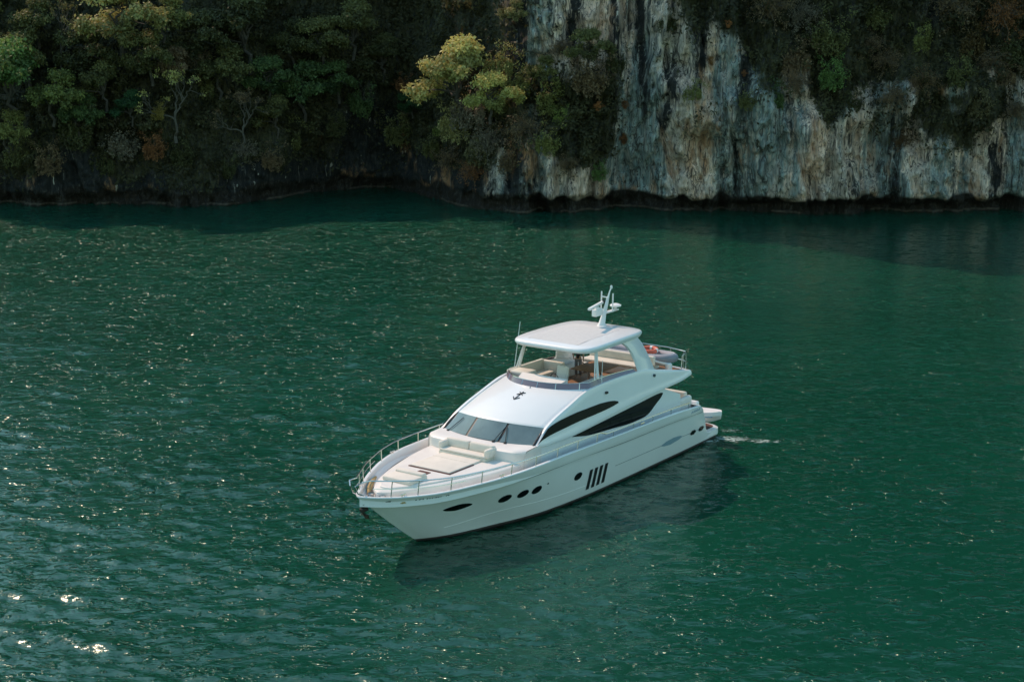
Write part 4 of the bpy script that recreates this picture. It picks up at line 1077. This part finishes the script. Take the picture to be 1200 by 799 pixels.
# ---- hardtop
def superell(cx, cy, a, b_, p=4.5, n=64):
    t = np.linspace(0, 2*np.pi, n, endpoint=False); c, s_ = np.cos(t), np.sin(t)
    return np.stack([cx + a*np.sign(c)*np.abs(c)**(2/p), cy + b_*np.sign(s_)*np.abs(s_)**(2/p)], -1)
def hardtop():
    L = superell(9.06, 0, 2.66, 1.0, 7.0)
    hw = pchip([6.3, 6.7, 8, 10, 11.2, 11.8], [1.90, 1.95, 2.06, 2.12, 2.09, 2.02])
    L[:, 1] *= hw(L[:, 0])
    c = np.array([9.06, 0.])
    def ring(k, zf): q = c + (L - c) * k; return np.stack([q[:, 0], q[:, 1], [zf(p[0], p[1]) for p in q]], -1)
    edge = lambda x, y: 6.36 + .05 * math.sin((x - 6.4) / 5.3 * math.pi)
    rings = [ring(.55, lambda x, y: 6.20), ring(.90, lambda x, y: 6.17), ring(.975, lambda x, y: 6.20), ring(1.0, lambda x, y: edge(x, y) - .07), ring(1.0, lambda x, y: edge(x, y) - .02), ring(.985, lambda x, y: edge(x, y) + .04),
             ring(.95, lambda x, y: edge(x, y) + .075), ring(.8, lambda x, y: edge(x, y) + .12), ring(.5, lambda x, y: edge(x, y) + .165), ring(.2, lambda x, y: edge(x, y) + .18)]
    n = len(L); v = np.concatenate(rings); f = [(k*n+i, k*n+(i+1) % n, (k+1)*n+(i+1) % n, (k+1)*n+i) for k in range(len(rings)-1) for i in range(n)]
    f += [tuple(range(n))[::-1], tuple((len(rings)-1)*n + i for i in range(n))]
    o = YB().add(v, f).link('hardtop', M['gel'], ang=45)
    def zt(x, y):
        k = max(abs((x - 9.06)/2.62), abs(y)/2.05); return edge(x, y) + float(np.interp(k, [.2, .5, .8, .95], [.18, .165, .12, .075]))
    xs = np.linspace(7.75, 11.25, 15); ys = np.linspace(-1.33, 1.33, 13)
    YB().grid(np.array([[(x, y * (1.0 - .05*max(0, (9 - x)/1.2)), zt(x, y) + .006) for y in ys] for x in xs])).link('roof_panel', M['mesh'], o)
    return o, zt
top_, ztop_ = hardtop()
for s_ in (1, -1):
    prof_f = [(8.75, 6.22), (8.35, 5.98), (8.05, 5.65), (7.85, 5.25), (7.72, 4.78)]; prof_a = [(7.25, 6.22), (6.98, 5.95), (6.72, 5.55), (6.48, 5.1), (6.2, 4.5)]
    P = []
    for (xf, zf), (xa, za) in zip(prof_f, prof_a):
        yc = 1.92 + (6.22 - (zf+za)/2) / 1.55 * .33
        P.append([(xf, s_*(yc - .05), zf), (xf - .08, s_*(yc + .03), zf), (xa + .08, s_*(yc + .03), za), (xa, s_*(yc - .05), za), (xa + .08, s_*(yc - .12), za), (xf - .08, s_*(yc - .12), zf)])
    YB().grid(np.array(P), wrap_v=True).link('hardtop_leg', M['gel'], top_, ang=50)
    b = YB(); b.tube([(10.85, s_*2.12, 4.85), (10.62, s_*1.86, 6.22)], .062, 8); b.tube([(11.12, s_*2.12, 4.82), (10.70, s_*1.86, 6.2)], .03, 6); b.link('front_pole', M['white'], top_)
# ---- mast
mz = ztop_(7.3, 0)
mast = YB()
P = []
for z, x, a, b_ in ((mz - .03, 7.30, .34, .20), (mz + .08, 7.28, .22, .13), (mz + .45, 7.12, .15, .09), (mz + .9, 6.90, .11, .07), (mz + 1.25, 6.76, .08, .05)):
    P.append([(x + a*math.cos(t), b_*math.sin(t), z) for t in np.linspace(0, 2*math.pi, 14, endpoint=False)])
mast.grid(np.array(P), wrap_v=True).add(P[-1], [tuple(range(14))])
mast = mast.link('mast', M['white'])
b = YB(); b.box(7.35, 7.95, -.13, .13, mz + .50, mz + .82, .04, 2); b.lathe((7.68, 0, mz + .82), [(.0, .10), (.10, .10), (.12, 0)], 12); rad = b.link('radar_pedestal', M['white'], mast)
YB().box(6.75, 8.75, -.075, .075, mz + .94, mz + 1.05, .03, 2, Matrix.Rotation(R(14), 3, 'Z')).link('radar_bar', M['white'], rad)
YB().box(5.95, 7.1, -.10, .10, mz + .50, mz + .57, .02, 1).link('antenna_bracket', M['white'], mast)
YB().lathe((6.12, 0, mz + .57), [(.06, 0), (.06, .10), (.26, .13), (.27, .19), (.14, .25), (0, .26)], 16).link('satellite_dome', M['white'], mast)
for x0, z0, z1, yy in ((6.9, mz + .7, mz + 1.48, -.28), (6.53, mz + .5, mz + 1.36, .10)):
    YB().tube([(x0, yy, z0), (x0 - .03, yy, z1)], .035, 7).link('whip_antenna', M['white'], mast)
YB().tube([(6.9, -.28, mz + 1.26), (6.78, 0, mz + 1.20)], .03, 6).link('mast_spreader', M['white'], mast)
b = YB(); b.tube([(6.76, 0, mz + 1.22), (6.62, 0, mz + 1.48), (6.52, 0, mz + 1.60)], [.045, .03, .03], 7); b.lathe((6.50, 0, mz + 1.58), [(.055, 0), (.06, .10), (.03, .15), (0, .16)], 10); b.link('anchor_light', M['white'], mast)
b = YB(); b.lathe((6.9, -.14, mz + .95), [(.03, 0), (.07, .02), (.07, .14), (0, .16)], 10); b.link('horn', M['black'], mast)
for x0, y0, z0, x1, y1, z1 in ((11.05, -2.2, 4.95, 10.5, -2.28, 6.95), (10.8, 2.28, 4.9, 10.75, 2.28, 5.85)):
    YB().tube([(x0, y0, z0), (x1, y1, z1)], [.018, .010], 6).link('whip_antenna', M['white'], fly)

# ---- flybridge fittings
hc = YB()
hc.outline([(12.45, -1.15, 3.95), (12.45, 1.15, 3.95), (11.75, 1.25, 3.95), (11.75, -1.25, 3.95)], [(12.5, -1.05, 4.86), (12.5, 1.05, 4.86), (11.85, 1.2, 5.06), (11.85, -1.2, 5.06)])
hc = hc.link('helm_console', M['gel2'], fly)
YB().tube([(11.75 + .05*math.sin(a), .45 + .19*math.cos(a), 5.02 + .19*math.sin(a)) for a in np.linspace(0, 2*math.pi, 20)], .018, 6).link('steering_wheel', M['black'], hc)
def helm_seat(y):
    s = YB().tube([(10.9, y, 3.95), (10.9, y, 4.45)], .09, 10).link('helm_seat', M['steel'], fly)
    YB().box(10.65, 11.2, y - .3, y + .3, 4.42, 4.58, .06, 3).link('seat', M['cush'], s)
    YB().box(10.52, 10.68, y - .3, y + .3, 4.52, 5.28, .07, 4, Matrix.Rotation(R(-9), 3, 'Y')).link('backrest', M['cush'], s)
helm_seat(.10)
st = YB().box(8.9, 11.75, -2.12, -1.35, 3.95, 4.42, .05, 2).link('starboard_settee', M['gel2'], fly)
YB().box(8.95, 11.7, -2.05, -1.33, 4.40, 4.56, .06, 3).link('seat_cushion', M['cream'], st)
YB().box(8.95, 11.7, -2.18, -1.98, 4.5, 5.02, .07, 3).link('backrest', M['cream'], st)
YB().box(10.95, 11.78, -2.0, -1.0, 4.35, 5.03, .12, 3).link('chart_table', M['cream'], st)
YB().box(8.9, 9.1, -2.05, -.9, 4.40, 4.98, .06, 3).link('backrest', M['cream'], st)
wb = YB().box(9.35, 11.55, 1.30, 1.98, 3.95, 4.72, .05, 2).link('wet_bar', M['gel2'], fly)
YB().box(9.33, 11.57, 1.28, 2.0, 4.73, 4.77, .01, 1).link('worktop', M['gel2'], wb)
YB().box(9.5, 11.2, 1.27, 1.30, 4.0, 4.5, .005, 1).link('cabinet_door', M['cream'], wb)
tb = YB().box(6.9, 8.7, -.75, .75, 4.63, 4.69, .02, 2).link('table', M['teak2'], fly)
for x in (7.3, 8.3): YB().tube([(x, 0, 3.95), (x, 0, 4.64)], .06, 8).link('leg', M['steel'], tb)
ab = YB().box(5.15, 5.95, -2.0, 1.55, 3.95, 4.36, .05, 2).link('aft_settee', M['gel2'], fly)
YB().box(5.2, 5.95, -1.95, 1.5, 4.35, 4.49, .06, 3).link('seat_cushion', M['cream'], ab)
YB().box(5.0, 5.22, -2.0, 1.55, 4.4, 4.86, .07, 3).link('backrest', M['cream'], ab)
YB().box(6.1, 8.9, -2.08, -1.5, 3.95, 4.38, .05, 2).link('corner_settee', M['cream'], fly)
# aft boat-deck rail at the port quarter
b = YB()
rail = [(3.95, 2.32, 4.15), (3.9, 2.32, 4.78), (3.55, 2.30, 4.84), (3.28, 2.15, 4.84), (3.15, 1.7, 4.84), (3.05, 1.0, 4.86), (3.02, -1.0, 4.86), (3.15, -1.9, 4.84), (3.4, -2.3, 4.84), (3.9, -2.3, 4.78), (3.9, -2.3, 4.15)]
b.tube(rail, .024, 6)
for p in ((3.5, 2.30), (3.22, 2.0), (3.08, 1.2), (3.03, 0), (3.08, -1.2), (3.22, -2.1)): b.tube([(p[0], p[1], 3.95), (p[0], p[1], 4.84)], .022, 6)
b.tube([(3.5, 2.30, 4.4), (3.22, 2.0, 4.4), (3.08, 1.2, 4.4), (3.03, 0, 4.4), (3.08, -1.2, 4.4), (3.22, -2.1, 4.4)], .015, 5)
b.link('boat_deck_rail', M['steel'], fly)
crane = YB().lathe((4.5, 1.95, 3.95), [(.16, 0), (.16, .5), (.10, .55), (0, .55)], 12)
crane.tube([(4.5, 1.95, 4.42), (4.9, 1.1, 4.62), (5.0, .1, 4.62)], [.08, .07, .05], 8); crane.link('davit', M['white'], fly)

# ---- guard rails
rail_gap = pchip([4.2, 8, 11.6, 12.2, 13, 16, 18.5, 20.7, 22.3, 23.6, 24.4], [.30, .27, .26, .40, .42, .42, .46, .52, .62, .68, .68])
def rail_z(x): return zsh(x) + rail_gap(x)
def rail_base(x, side): return (x, side * max(float(hull_y(x, zsh(x) - .02)) - .07, .05), float(zsh(x)) + .02)
def rail_top(x, side, k=1.0):
    a = rail_base(x, side); return (x, a[1] + side * .02, a[2] + (float(rail_z(x)) - a[2]) * k)
for s_ in (1, -1):
    xs = np.concatenate([np.linspace(4.2, 11.6, 16), np.linspace(11.75, 12.4, 8), np.linspace(12.7, 21.6, 20), np.linspace(21.9, 23.95, 14)])
    g = YB().tube([rail_top(x, s_) for x in xs], .026, 7).link('guard_rail', M['steel'])
    for x in (4.3, 6.0, 7.7, 9.4, 11.1, 12.4, 13.9, 15.4, 16.9, 18.4, 19.9, 21.2, 22.4, 23.3):
        if x in (4.3, 6.0, 7.7, 9.4, 11.1): YB().tube([rail_base(x, s_), rail_top(x, s_)], .022, 6).link('stanchion', M['steel'], g)
        else: YB().tube([rail_base(x, s_), rail_top(x - .03, s_, .8), rail_top(x - .05, s_)], .022, 6).link('stanchion', M['steel'], g)
    YB().tube([rail_top(x, s_, .52) for x in np.linspace(20.6, 23.9, 14)], .016, 6).link('lower_rail', M['steel'], g)
    for x in (8.6, 18.9, 22.9):
        a = rail_base(x, s_); b = YB(); b.tube([(x - .16, a[1], a[2] + .10), (x + .16, a[1], a[2] + .10)], .026, 6); b.tube([(x - .06, a[1], a[2]), (x - .06, a[1], a[2] + .1)], .022, 6); b.tube([(x + .06, a[1], a[2]), (x + .06, a[1], a[2] + .1)], .022, 6)
        b.link('mooring_cleat', M['steel'])
    # open loop of the pulpit on each side of the stem
    b = YB(); b.tube([rail_top(23.95, s_), (24.42, s_*.30, 3.44), (24.60, s_*.12, 3.30), (24.45, s_*.14, 2.98), (24.2, s_*.20, 2.86)], .026, 7); b.link('pulpit', M['steel'])

# ---- bow gear
b = YB(); b.lathe((23.2, .28, 2.33), [(.16, 0), (.16, .06), (.09, .08), (.09, .2), (.13, .24), (.13, .3), (0, .31)], 12); b.lathe((23.2, -.28, 2.33), [(.16, 0), (.16, .06), (.09, .08), (.09, .2), (.13, .24), (.13, .3), (0, .31)], 12)
b.box(23.05, 23.3, -.2, .2, 2.33, 2.45, .03, 1); b.link('windlass', M['steel'])
b = YB()
for s_ in (.28, -.28):
    for k in range(14):
        x = 23.3 + k*.06; cx = (x, s_*(1 - k/18), 2.37 + .006*k)
        b.tube([(cx[0] + .045*math.cos(t), cx[1] + (.02*math.sin(t) if k % 2 else 0), cx[2] + (0 if k % 2 else .02*math.sin(t))) for t in np.linspace(0, 6.283, 9)], .011, 4)
b.link('anchor_chain', M['chain'])
b = YB()
for k in range(5):
    b.tube([(22.7 + .24*math.cos(t) * (1 - .1*k), .86 + .20*math.sin(t) * (1 - .1*k), 2.36 + .03*k) for t in np.linspace(0, 6.283, 16)], .022, 5)
rope = b.link('mooring_rope', M['gold'])
b = YB(); b.tube([(20.9, -2.02, 2.37), (21.6, -1.62, 2.40), (22.3, -1.16, 2.40), (22.7, -.86, 2.37)], [.05, .11, .11, .05], 8); b.link('golden_strip', M['gold'])  # golden-brown tube lying along the starboard side of the raised foredeck
b = YB(); b.tube([(24.12, 0, 2.18), (23.98, 0, 2.06), (23.80, 0, 1.86)], [.05, .045, .04], 8); b.box(23.8, 24.16, -.10, .10, 2.14, 2.30, .03, 1)
for dx_ in (0, .04): b.add([(23.88 + dx_, -.13, 1.98), (23.88 + dx_, .13, 1.98), (23.76 + dx_, .10, 1.80), (23.70 + dx_, 0, 1.76), (23.76 + dx_, -.10, 1.80)], [(0, 1, 2, 3, 4)])
b.tube([(23.92, -.16, 2.0), (23.92, .16, 2.0)], .035, 7)
b.link('anchor', M['iron'])

# ---- cockpit and stern
def platform():
    L = superell(1.0, 0, 1.1, 2.42, 5.0, 56); keep = L
    def ring(k, z): q = np.array([1.0, 0]) + (L - np.array([1.0, 0])) * k; return [(p[0], p[1], z) for p in q]
    rings = [ring(.96, .22), ring(1.0, .28), ring(1.0, .50), ring(.97, .535)]; n = len(L)
    v = [p for r_ in rings for p in r_]; f = [(k*n+i, k*n+(i+1) % n, (k+1)*n+(i+1) % n, (k+1)*n+i) for k in range(3) for i in range(n)] + [tuple(3*n + i for i in range(n)), tuple(range(n))[::-1]]
    o = YB().add(v, f).link('swim_platform', M['gel'])
    q = np.array([1.0, 0]) + (L - np.array([1.0, 0])) * .90
    YB().add([(p[0], p[1], .541) for p in q], [tuple(range(n))]).link('platform_decking', M['shadeteak'], o)
platform()
b = YB(); b.box(2.0, 5.85, -2.3, 2.3, 1.3, 1.72, .02, 1); b.link('cockpit_floor', M['teak'])
b = YB(); b.box(2.15, 2.45, -2.35, 2.35, .5, 2.25, .10, 3); b.link('transom_wall', M['gel'])
cs = YB().box(2.4, 3.1, -1.7, 1.7, 1.72, 2.15, .06, 3).link('cockpit_settee', M['gel2'])
YB().box(2.38, 3.08, -1.68, 1.68, 2.13, 2.27, .06, 3).link('seat_cushion', M['cream'], cs)
YB().box(2.2, 2.5, -1.7, 1.7, 2.2, 2.62, .09, 3).link('backrest', M['cream'], cs)
for s_ in (1, -1):
    b = YB(); b.box(3.0, 4.15, s_*2.28 - .14, s_*2.28 + .14, 1.7, 2.72, .12, 4); b.link('quarter_locker', M['gel2'])
    b = YB(); b.box(3.9, 5.75, s_*2.0 - .32, s_*2.0 + .32, 2.74, 3.2, .14, 4, Matrix.Rotation(R(-18), 3, 'Y')); b.link('stair_moulding', M['gel2'])

# ================================================================== LOOSE THINGS ABOARD
def on_yacht(name, p, rz=0.0):
    d = np.array([math.cos(YAW), math.sin(YAW)]); q = np.array([1.339, 69.546]) + (p[0] - 12) * d + p[1] * np.array([-d[1], d[0]])
    return empty(name, (q[0], q[1], p[2]), YAW + rz)

# grey inflatable stowed athwart the boat deck
t = on_yacht('inflatable_dinghy', (4.15, 0.05, 4.0), R(90))     # local x runs to port
tag(t, 'grey inflatable dinghy stowed across the aft end of the flybridge deck', 'dinghy')
tubep = [(-2.0, -.52, .62), (-1.0, -.56, .60), (.2, -.55, .60), (1.2, -.46, .62), (1.75, -.26, .66), (1.95, 0, .68), (1.75, .26, .66), (1.2, .46, .62), (.2, .55, .60), (-1.0, .56, .60), (-2.0, .52, .62)]
pp = np.array(tubep); tt = np.linspace(0, 1, len(pp)); fine = np.linspace(0, 1, 60)
path = np.stack([pchip(tt, pp[:, i])(fine) for i in range(3)], -1)
MB().tube(path, [.06] + [.21] * 58 + [.06], 12).link('buoyancy_tube', M['rubber'], t)
hb = MB(); xs = np.linspace(-1.95, 1.7, 16); P = []
for x in xs:
    k = max(0.05, 1 - max(0, (x - .5) / 1.3) ** 2); P.append([(x, -.45*k, .55), (x, -.30*k, .25), (x, 0, .10 + .12*max(0, x)), (x, .30*k, .25), (x, .45*k, .55)])
hb.grid(np.array(P)); hb.add(P[0], [(0, 1, 2, 3, 4)]); hb.link('dinghy_hull', M['white'], t)
MB().box(-.5, .05, -.42, .42, .45, .72, .05, 2).link('seat', M['cush'], t)
for x in (-1.3, .9): MB().box(x - .06, x + .06, -.4, .4, 0.0, .2, .01, 1).link('chock', M['white'], t)
MB().tube([(p[0], p[1] + (-.02 if p[1] < 0 else .02), p[2] + .205) for p in path[4:56]], .018, 5).link('grab_line', M['white'], t)

# ring lifebuoy leaning in the dinghy
lb = on_yacht('lifebuoy', (4.15, .62, 4.88), R(90))
tag(lb, 'orange-red lifebuoy with white bands lying on the grey dinghy', 'lifebuoy')
def ringseg(a0, a1, r=.11, n=12):
    return MB().tube([(.40*math.cos(a), .40*math.sin(a)*.95, .02*math.sin(a)) for a in np.linspace(a0, a1, n)], r, 9)
ringseg(0, 2*math.pi, .105, 40).link('ring', M['orange'], lb)
for a in (0.1, 1.67, 3.24, 4.81): ringseg(a - .16, a + .16, .112, 6).link('band', M['white'], lb)

# white tender crosswise on the swim platform, bow to port
t = on_yacht('tender', (1.02, .75, .54), R(90))
tag(t, 'small white tender resting crosswise on the stern swim platform', 'tender')
xs = np.linspace(-1.75, 2.15, 30); P = []
for x in xs:
    k = math.sqrt(max(.0, 1 - max(0, (x + .1) / 2.26) ** 2.6)); zk = .22 + .42 * max(0, (x - .4) / 1.75) ** 2; zg = .78 + .20 * max(0, (x + .3) / 2.45) ** 1.6
    h = .66 * k + .008
    P.append([(x, -.0, zg + .10*k), (x, -h*.55, zg + .09*k), (x, -h*.93, zg + .05), (x, -h, zg - .04), (x, -h*.97, zg - .16), (x, -h*.80, zk + .22), (x, 0, zk), (x, h*.80, zk + .22), (x, h*.97, zg - .16), (x, h, zg - .04), (x, h*.93, zg + .05), (x, h*.55, zg + .09*k)])
b = MB().grid(np.array(P), wrap_v=True); b.add(P[0], [tuple(range(12))]); b.add(P[-1], [tuple(range(12))]); b.link('tender_hull', M['white'], t)
b = MB()
for s_ in (1, -1):
    b.tube([(p[4 if s_ < 0 else 8][0], p[4 if s_ < 0 else 8][1] + s_*.012, p[4 if s_ < 0 else 8][2] - .02) for p in P[6:28]], .028, 6)
b.link('tender_stripe', M['teal'], t)
MB().box(-.75, .35, -.26, .26, .86, 1.16, .10, 3).link('seat', M['cush'], t)
b = MB(); b.box(.45, .75, -.22, .22, .9, 1.2, .06, 2); b.link('steering_console', M['white'], t)
MB().tube([(.42 + .0, .14*math.cos(a), 1.14 + .14*math.sin(a)) for a in np.linspace(0, 6.283, 14)], .014, 5).link('steering_wheel', M['black'], t)
for x in (-1.0, .9): MB().box(x - .07, x + .07, -.45, .45, .0, .36, .02, 1).link('chock', M['white'], t)

# ---- a person standing under the hardtop
def skin(name, joints, edges, m, parent, sub=2, root=0):
    me = bpy.data.meshes.new(name); me.from_pydata([j[:3] for j in joints], edges, []); me.materials.append(m)
    o = bpy.data.objects.new(name, me); C.objects.link(o); o.parent = parent
    sk = o.modifiers.new('skin', 'SKIN'); sk.use_smooth_shade = True
    for i, j in enumerate(joints):
        me.skin_vertices[0].data[i].radius = (j[3], j[4] if len(j) > 4 else j[3]); me.skin_vertices[0].data[i].use_root = (i == root)
    su = o.modifiers.new('sub', 'SUBSURF'); su.levels = sub; su.render_levels = sub
    return o
pr = on_yacht('person', (7.6, -1.05, 3.957), R(20))
tag(pr, 'person in a dark top and grey trousers standing under the hardtop', 'person')
J = [(0, 0, .94, .13, .10), (0, 0, 1.12, .115, .09), (0, 0, 1.30, .135, .10), (0, 0, 1.43, .10, .08), (.01, 0, 1.50, .05), (.03, 0, 1.58, .075, .085), (.03, 0, 1.68, .075, .085),
     (0, .09, .88, .085), (.01, .10, .50, .058), (-.01, .10, .10, .042), (.12, .12, .04, .035), (0, -.09, .88, .085), (.01, -.10, .50, .058), (-.01, -.10, .10, .042), (.12, -.12, .04, .035),
     (0, .19, 1.40, .055), (-.02, .24, 1.12, .042), (.06, .25, .88, .030), (.09, .25, .81, .026), (0, -.19, 1.40, .055), (.03, -.25, 1.13, .042), (.18, -.17, .98, .030), (.24, -.14, .97, .026)]
ED = [(0, 1), (1, 2), (2, 3), (3, 4), (4, 5), (5, 6), (0, 7), (7, 8), (8, 9), (9, 10), (0, 11), (11, 12), (12, 13), (13, 14), (3, 15), (15, 16), (16, 17), (17, 18), (3, 19), (19, 20), (20, 21), (21, 22)]
body = skin('body', J, ED, M['skin'], pr)
for (hx, hy, hz), d in (((.10, .25, .79), (.1, 0, -1)), ((.26, -.13, .97), (1, .25, -.15))):        # fingers
    for k in range(4):
        o_ = (k - 1.5) * .019; L = (.062, .075, .070, .055)[k]
        MB().tube([(hx, hy + o_, hz + .005), (hx + d[0]*L*.55, hy + o_ + d[1]*L*.5, hz + d[2]*L*.55), (hx + d[0]*L + .012, hy + o_ + d[1]*L, hz + d[2]*L - .006)], [.0095, .009, .007], 6).link('finger', M['skin'], pr)
    MB().tube([(hx - .02, hy - .03, hz + .02), (hx + d[0]*.03 - .0, hy - .055, hz + d[2]*.035), (hx + d[0]*.05, hy - .055, hz + d[2]*.06)], [.012, .011, .008], 6).link('thumb', M['skin'], pr)
SJ = [(0, 0, .90, .150, .125), (0, 0, 1.12, .135, .11), (0, 0, 1.30, .15, .118), (0, 0, 1.42, .115, .095), (0, .19, 1.40, .072), (-.01, .225, 1.20, .060), (0, -.19, 1.40, .072), (.015, -.225, 1.21, .060)]
skin('shirt', SJ, [(0, 1), (1, 2), (2, 3), (3, 4), (4, 5), (3, 6), (6, 7)], M['shirt'], pr)
TJ = [(0, 0, .95, .140, .112), (0, .09, .86, .098), (.01, .10, .50, .075), (-.01, .10, .14, .066), (0, -.09, .86, .098), (.01, -.10, .50, .075), (-.01, -.10, .14, .066)]
skin('trousers', TJ, [(0, 1), (1, 2), (2, 3), (0, 4), (4, 5), (5, 6)], M['pants'], pr)
MB().lathe((.015, 0, 1.62), [(.098, -.03), (.105, .04), (.09, .10), (.05, .13), (0, .138)], 14).link('hair', M['hair'], pr)
b = MB()
for y in (.03, -.03): b.lathe((.112, y, 1.625), [(0, .01), (.010, .006), (.010, -.006), (0, -.01)], 8)
b.link('eyes', M['hair'], pr)
MB().tube([(.105, 0, 1.635), (.128, 0, 1.60), (.108, 0, 1.59)], [.010, .014, .010], 6).link('nose', M['skin'], pr)
MB().tube([(.106, -.025, 1.555), (.112, 0, 1.555), (.106, .025, 1.555)], .006, 5).link('mouth', M['brown'], pr)
for s_ in (1, -1): MB().lathe((.02, s_*.086, 1.60), [(0, -.035), (.014, -.02), (.017, .01), (.010, .03), (0, .036)], 8).link('ear', M['skin'], pr)

# ================================================================== FOAM by the stern
def foam():
    xs = np.linspace(7.6, 14.6, 90); ys = np.linspace(75.2, 80.6, 70); X, Y = np.meshgrid(xs, ys, indexing='ij')
    Z = wave_z(X, Y) + .025
    V = np.stack([X, Y, Z], -1); m = V.shape[1]
    f = [(i*m+j, (i+1)*m+j, (i+1)*m+j+1, i*m+j+1) for i in range(len(xs)-1) for j in range(m-1)]
    ms = mat('sea_foam', (.50, .62, .56), .6, bump=.4, bscale=30); nd = ms.node_tree.nodes; lk = ms.node_tree.links; b_ = nd['Principled BSDF']
    a = nd.new('ShaderNodeAttribute'); a.attribute_name = 'cover'
    tc = nd.new('ShaderNodeTexCoord'); mp = nd.new('ShaderNodeMapping'); mp.inputs['Scale'].default_value = (1, 2.2, 1); lk.new(tc.outputs['Object'], mp.inputs[0])
    no = nd.new('ShaderNodeTexNoise'); no.inputs['Scale'].default_value = 3.2; no.inputs['Detail'].default_value = 6; no.inputs['Distortion'].default_value = .8; lk.new(mp.outputs[0], no.inputs['Vector'])
    ad = nd.new('ShaderNodeMath'); ad.operation = 'ADD'; lk.new(a.outputs['Fac'], ad.inputs[0]); lk.new(no.outputs['Fac'], ad.inputs[1])
    mr = nd.new('ShaderNodeMapRange'); mr.inputs[1].default_value = .74; mr.inputs[2].default_value = .98; mr.inputs[4].default_value = .8; lk.new(ad.outputs[0], mr.inputs[0])
    lk.new(mr.outputs[0], b_.inputs['Alpha'])
    o = link('foam', V.reshape(-1, 3), f, ms)
    cov = np.zeros_like(X)
    for cx, cy, sx, sy, k in ((9.4, 76.9, .8, .40, .44), (10.8, 77.4, 1.2, .60, .42), (12.3, 77.0, 1.0, .40, .38), (9.3, 79.0, .5, .40, .36), (10.9, 78.8, .8, .40, .30), (8.9, 77.9, .35, .6, .30)):
        cov = np.maximum(cov, k * np.exp(-((X - cx) / sx) ** 2 - ((Y - cy) / sy) ** 2))
    at_ = o.data.attributes.new('cover', 'FLOAT', 'POINT'); at_.data.foreach_set('value', cov.reshape(-1).astype(np.float32))
    tag(o, 'white foam in the water just behind the swim platform', 'foam', kind='stuff')
foam()
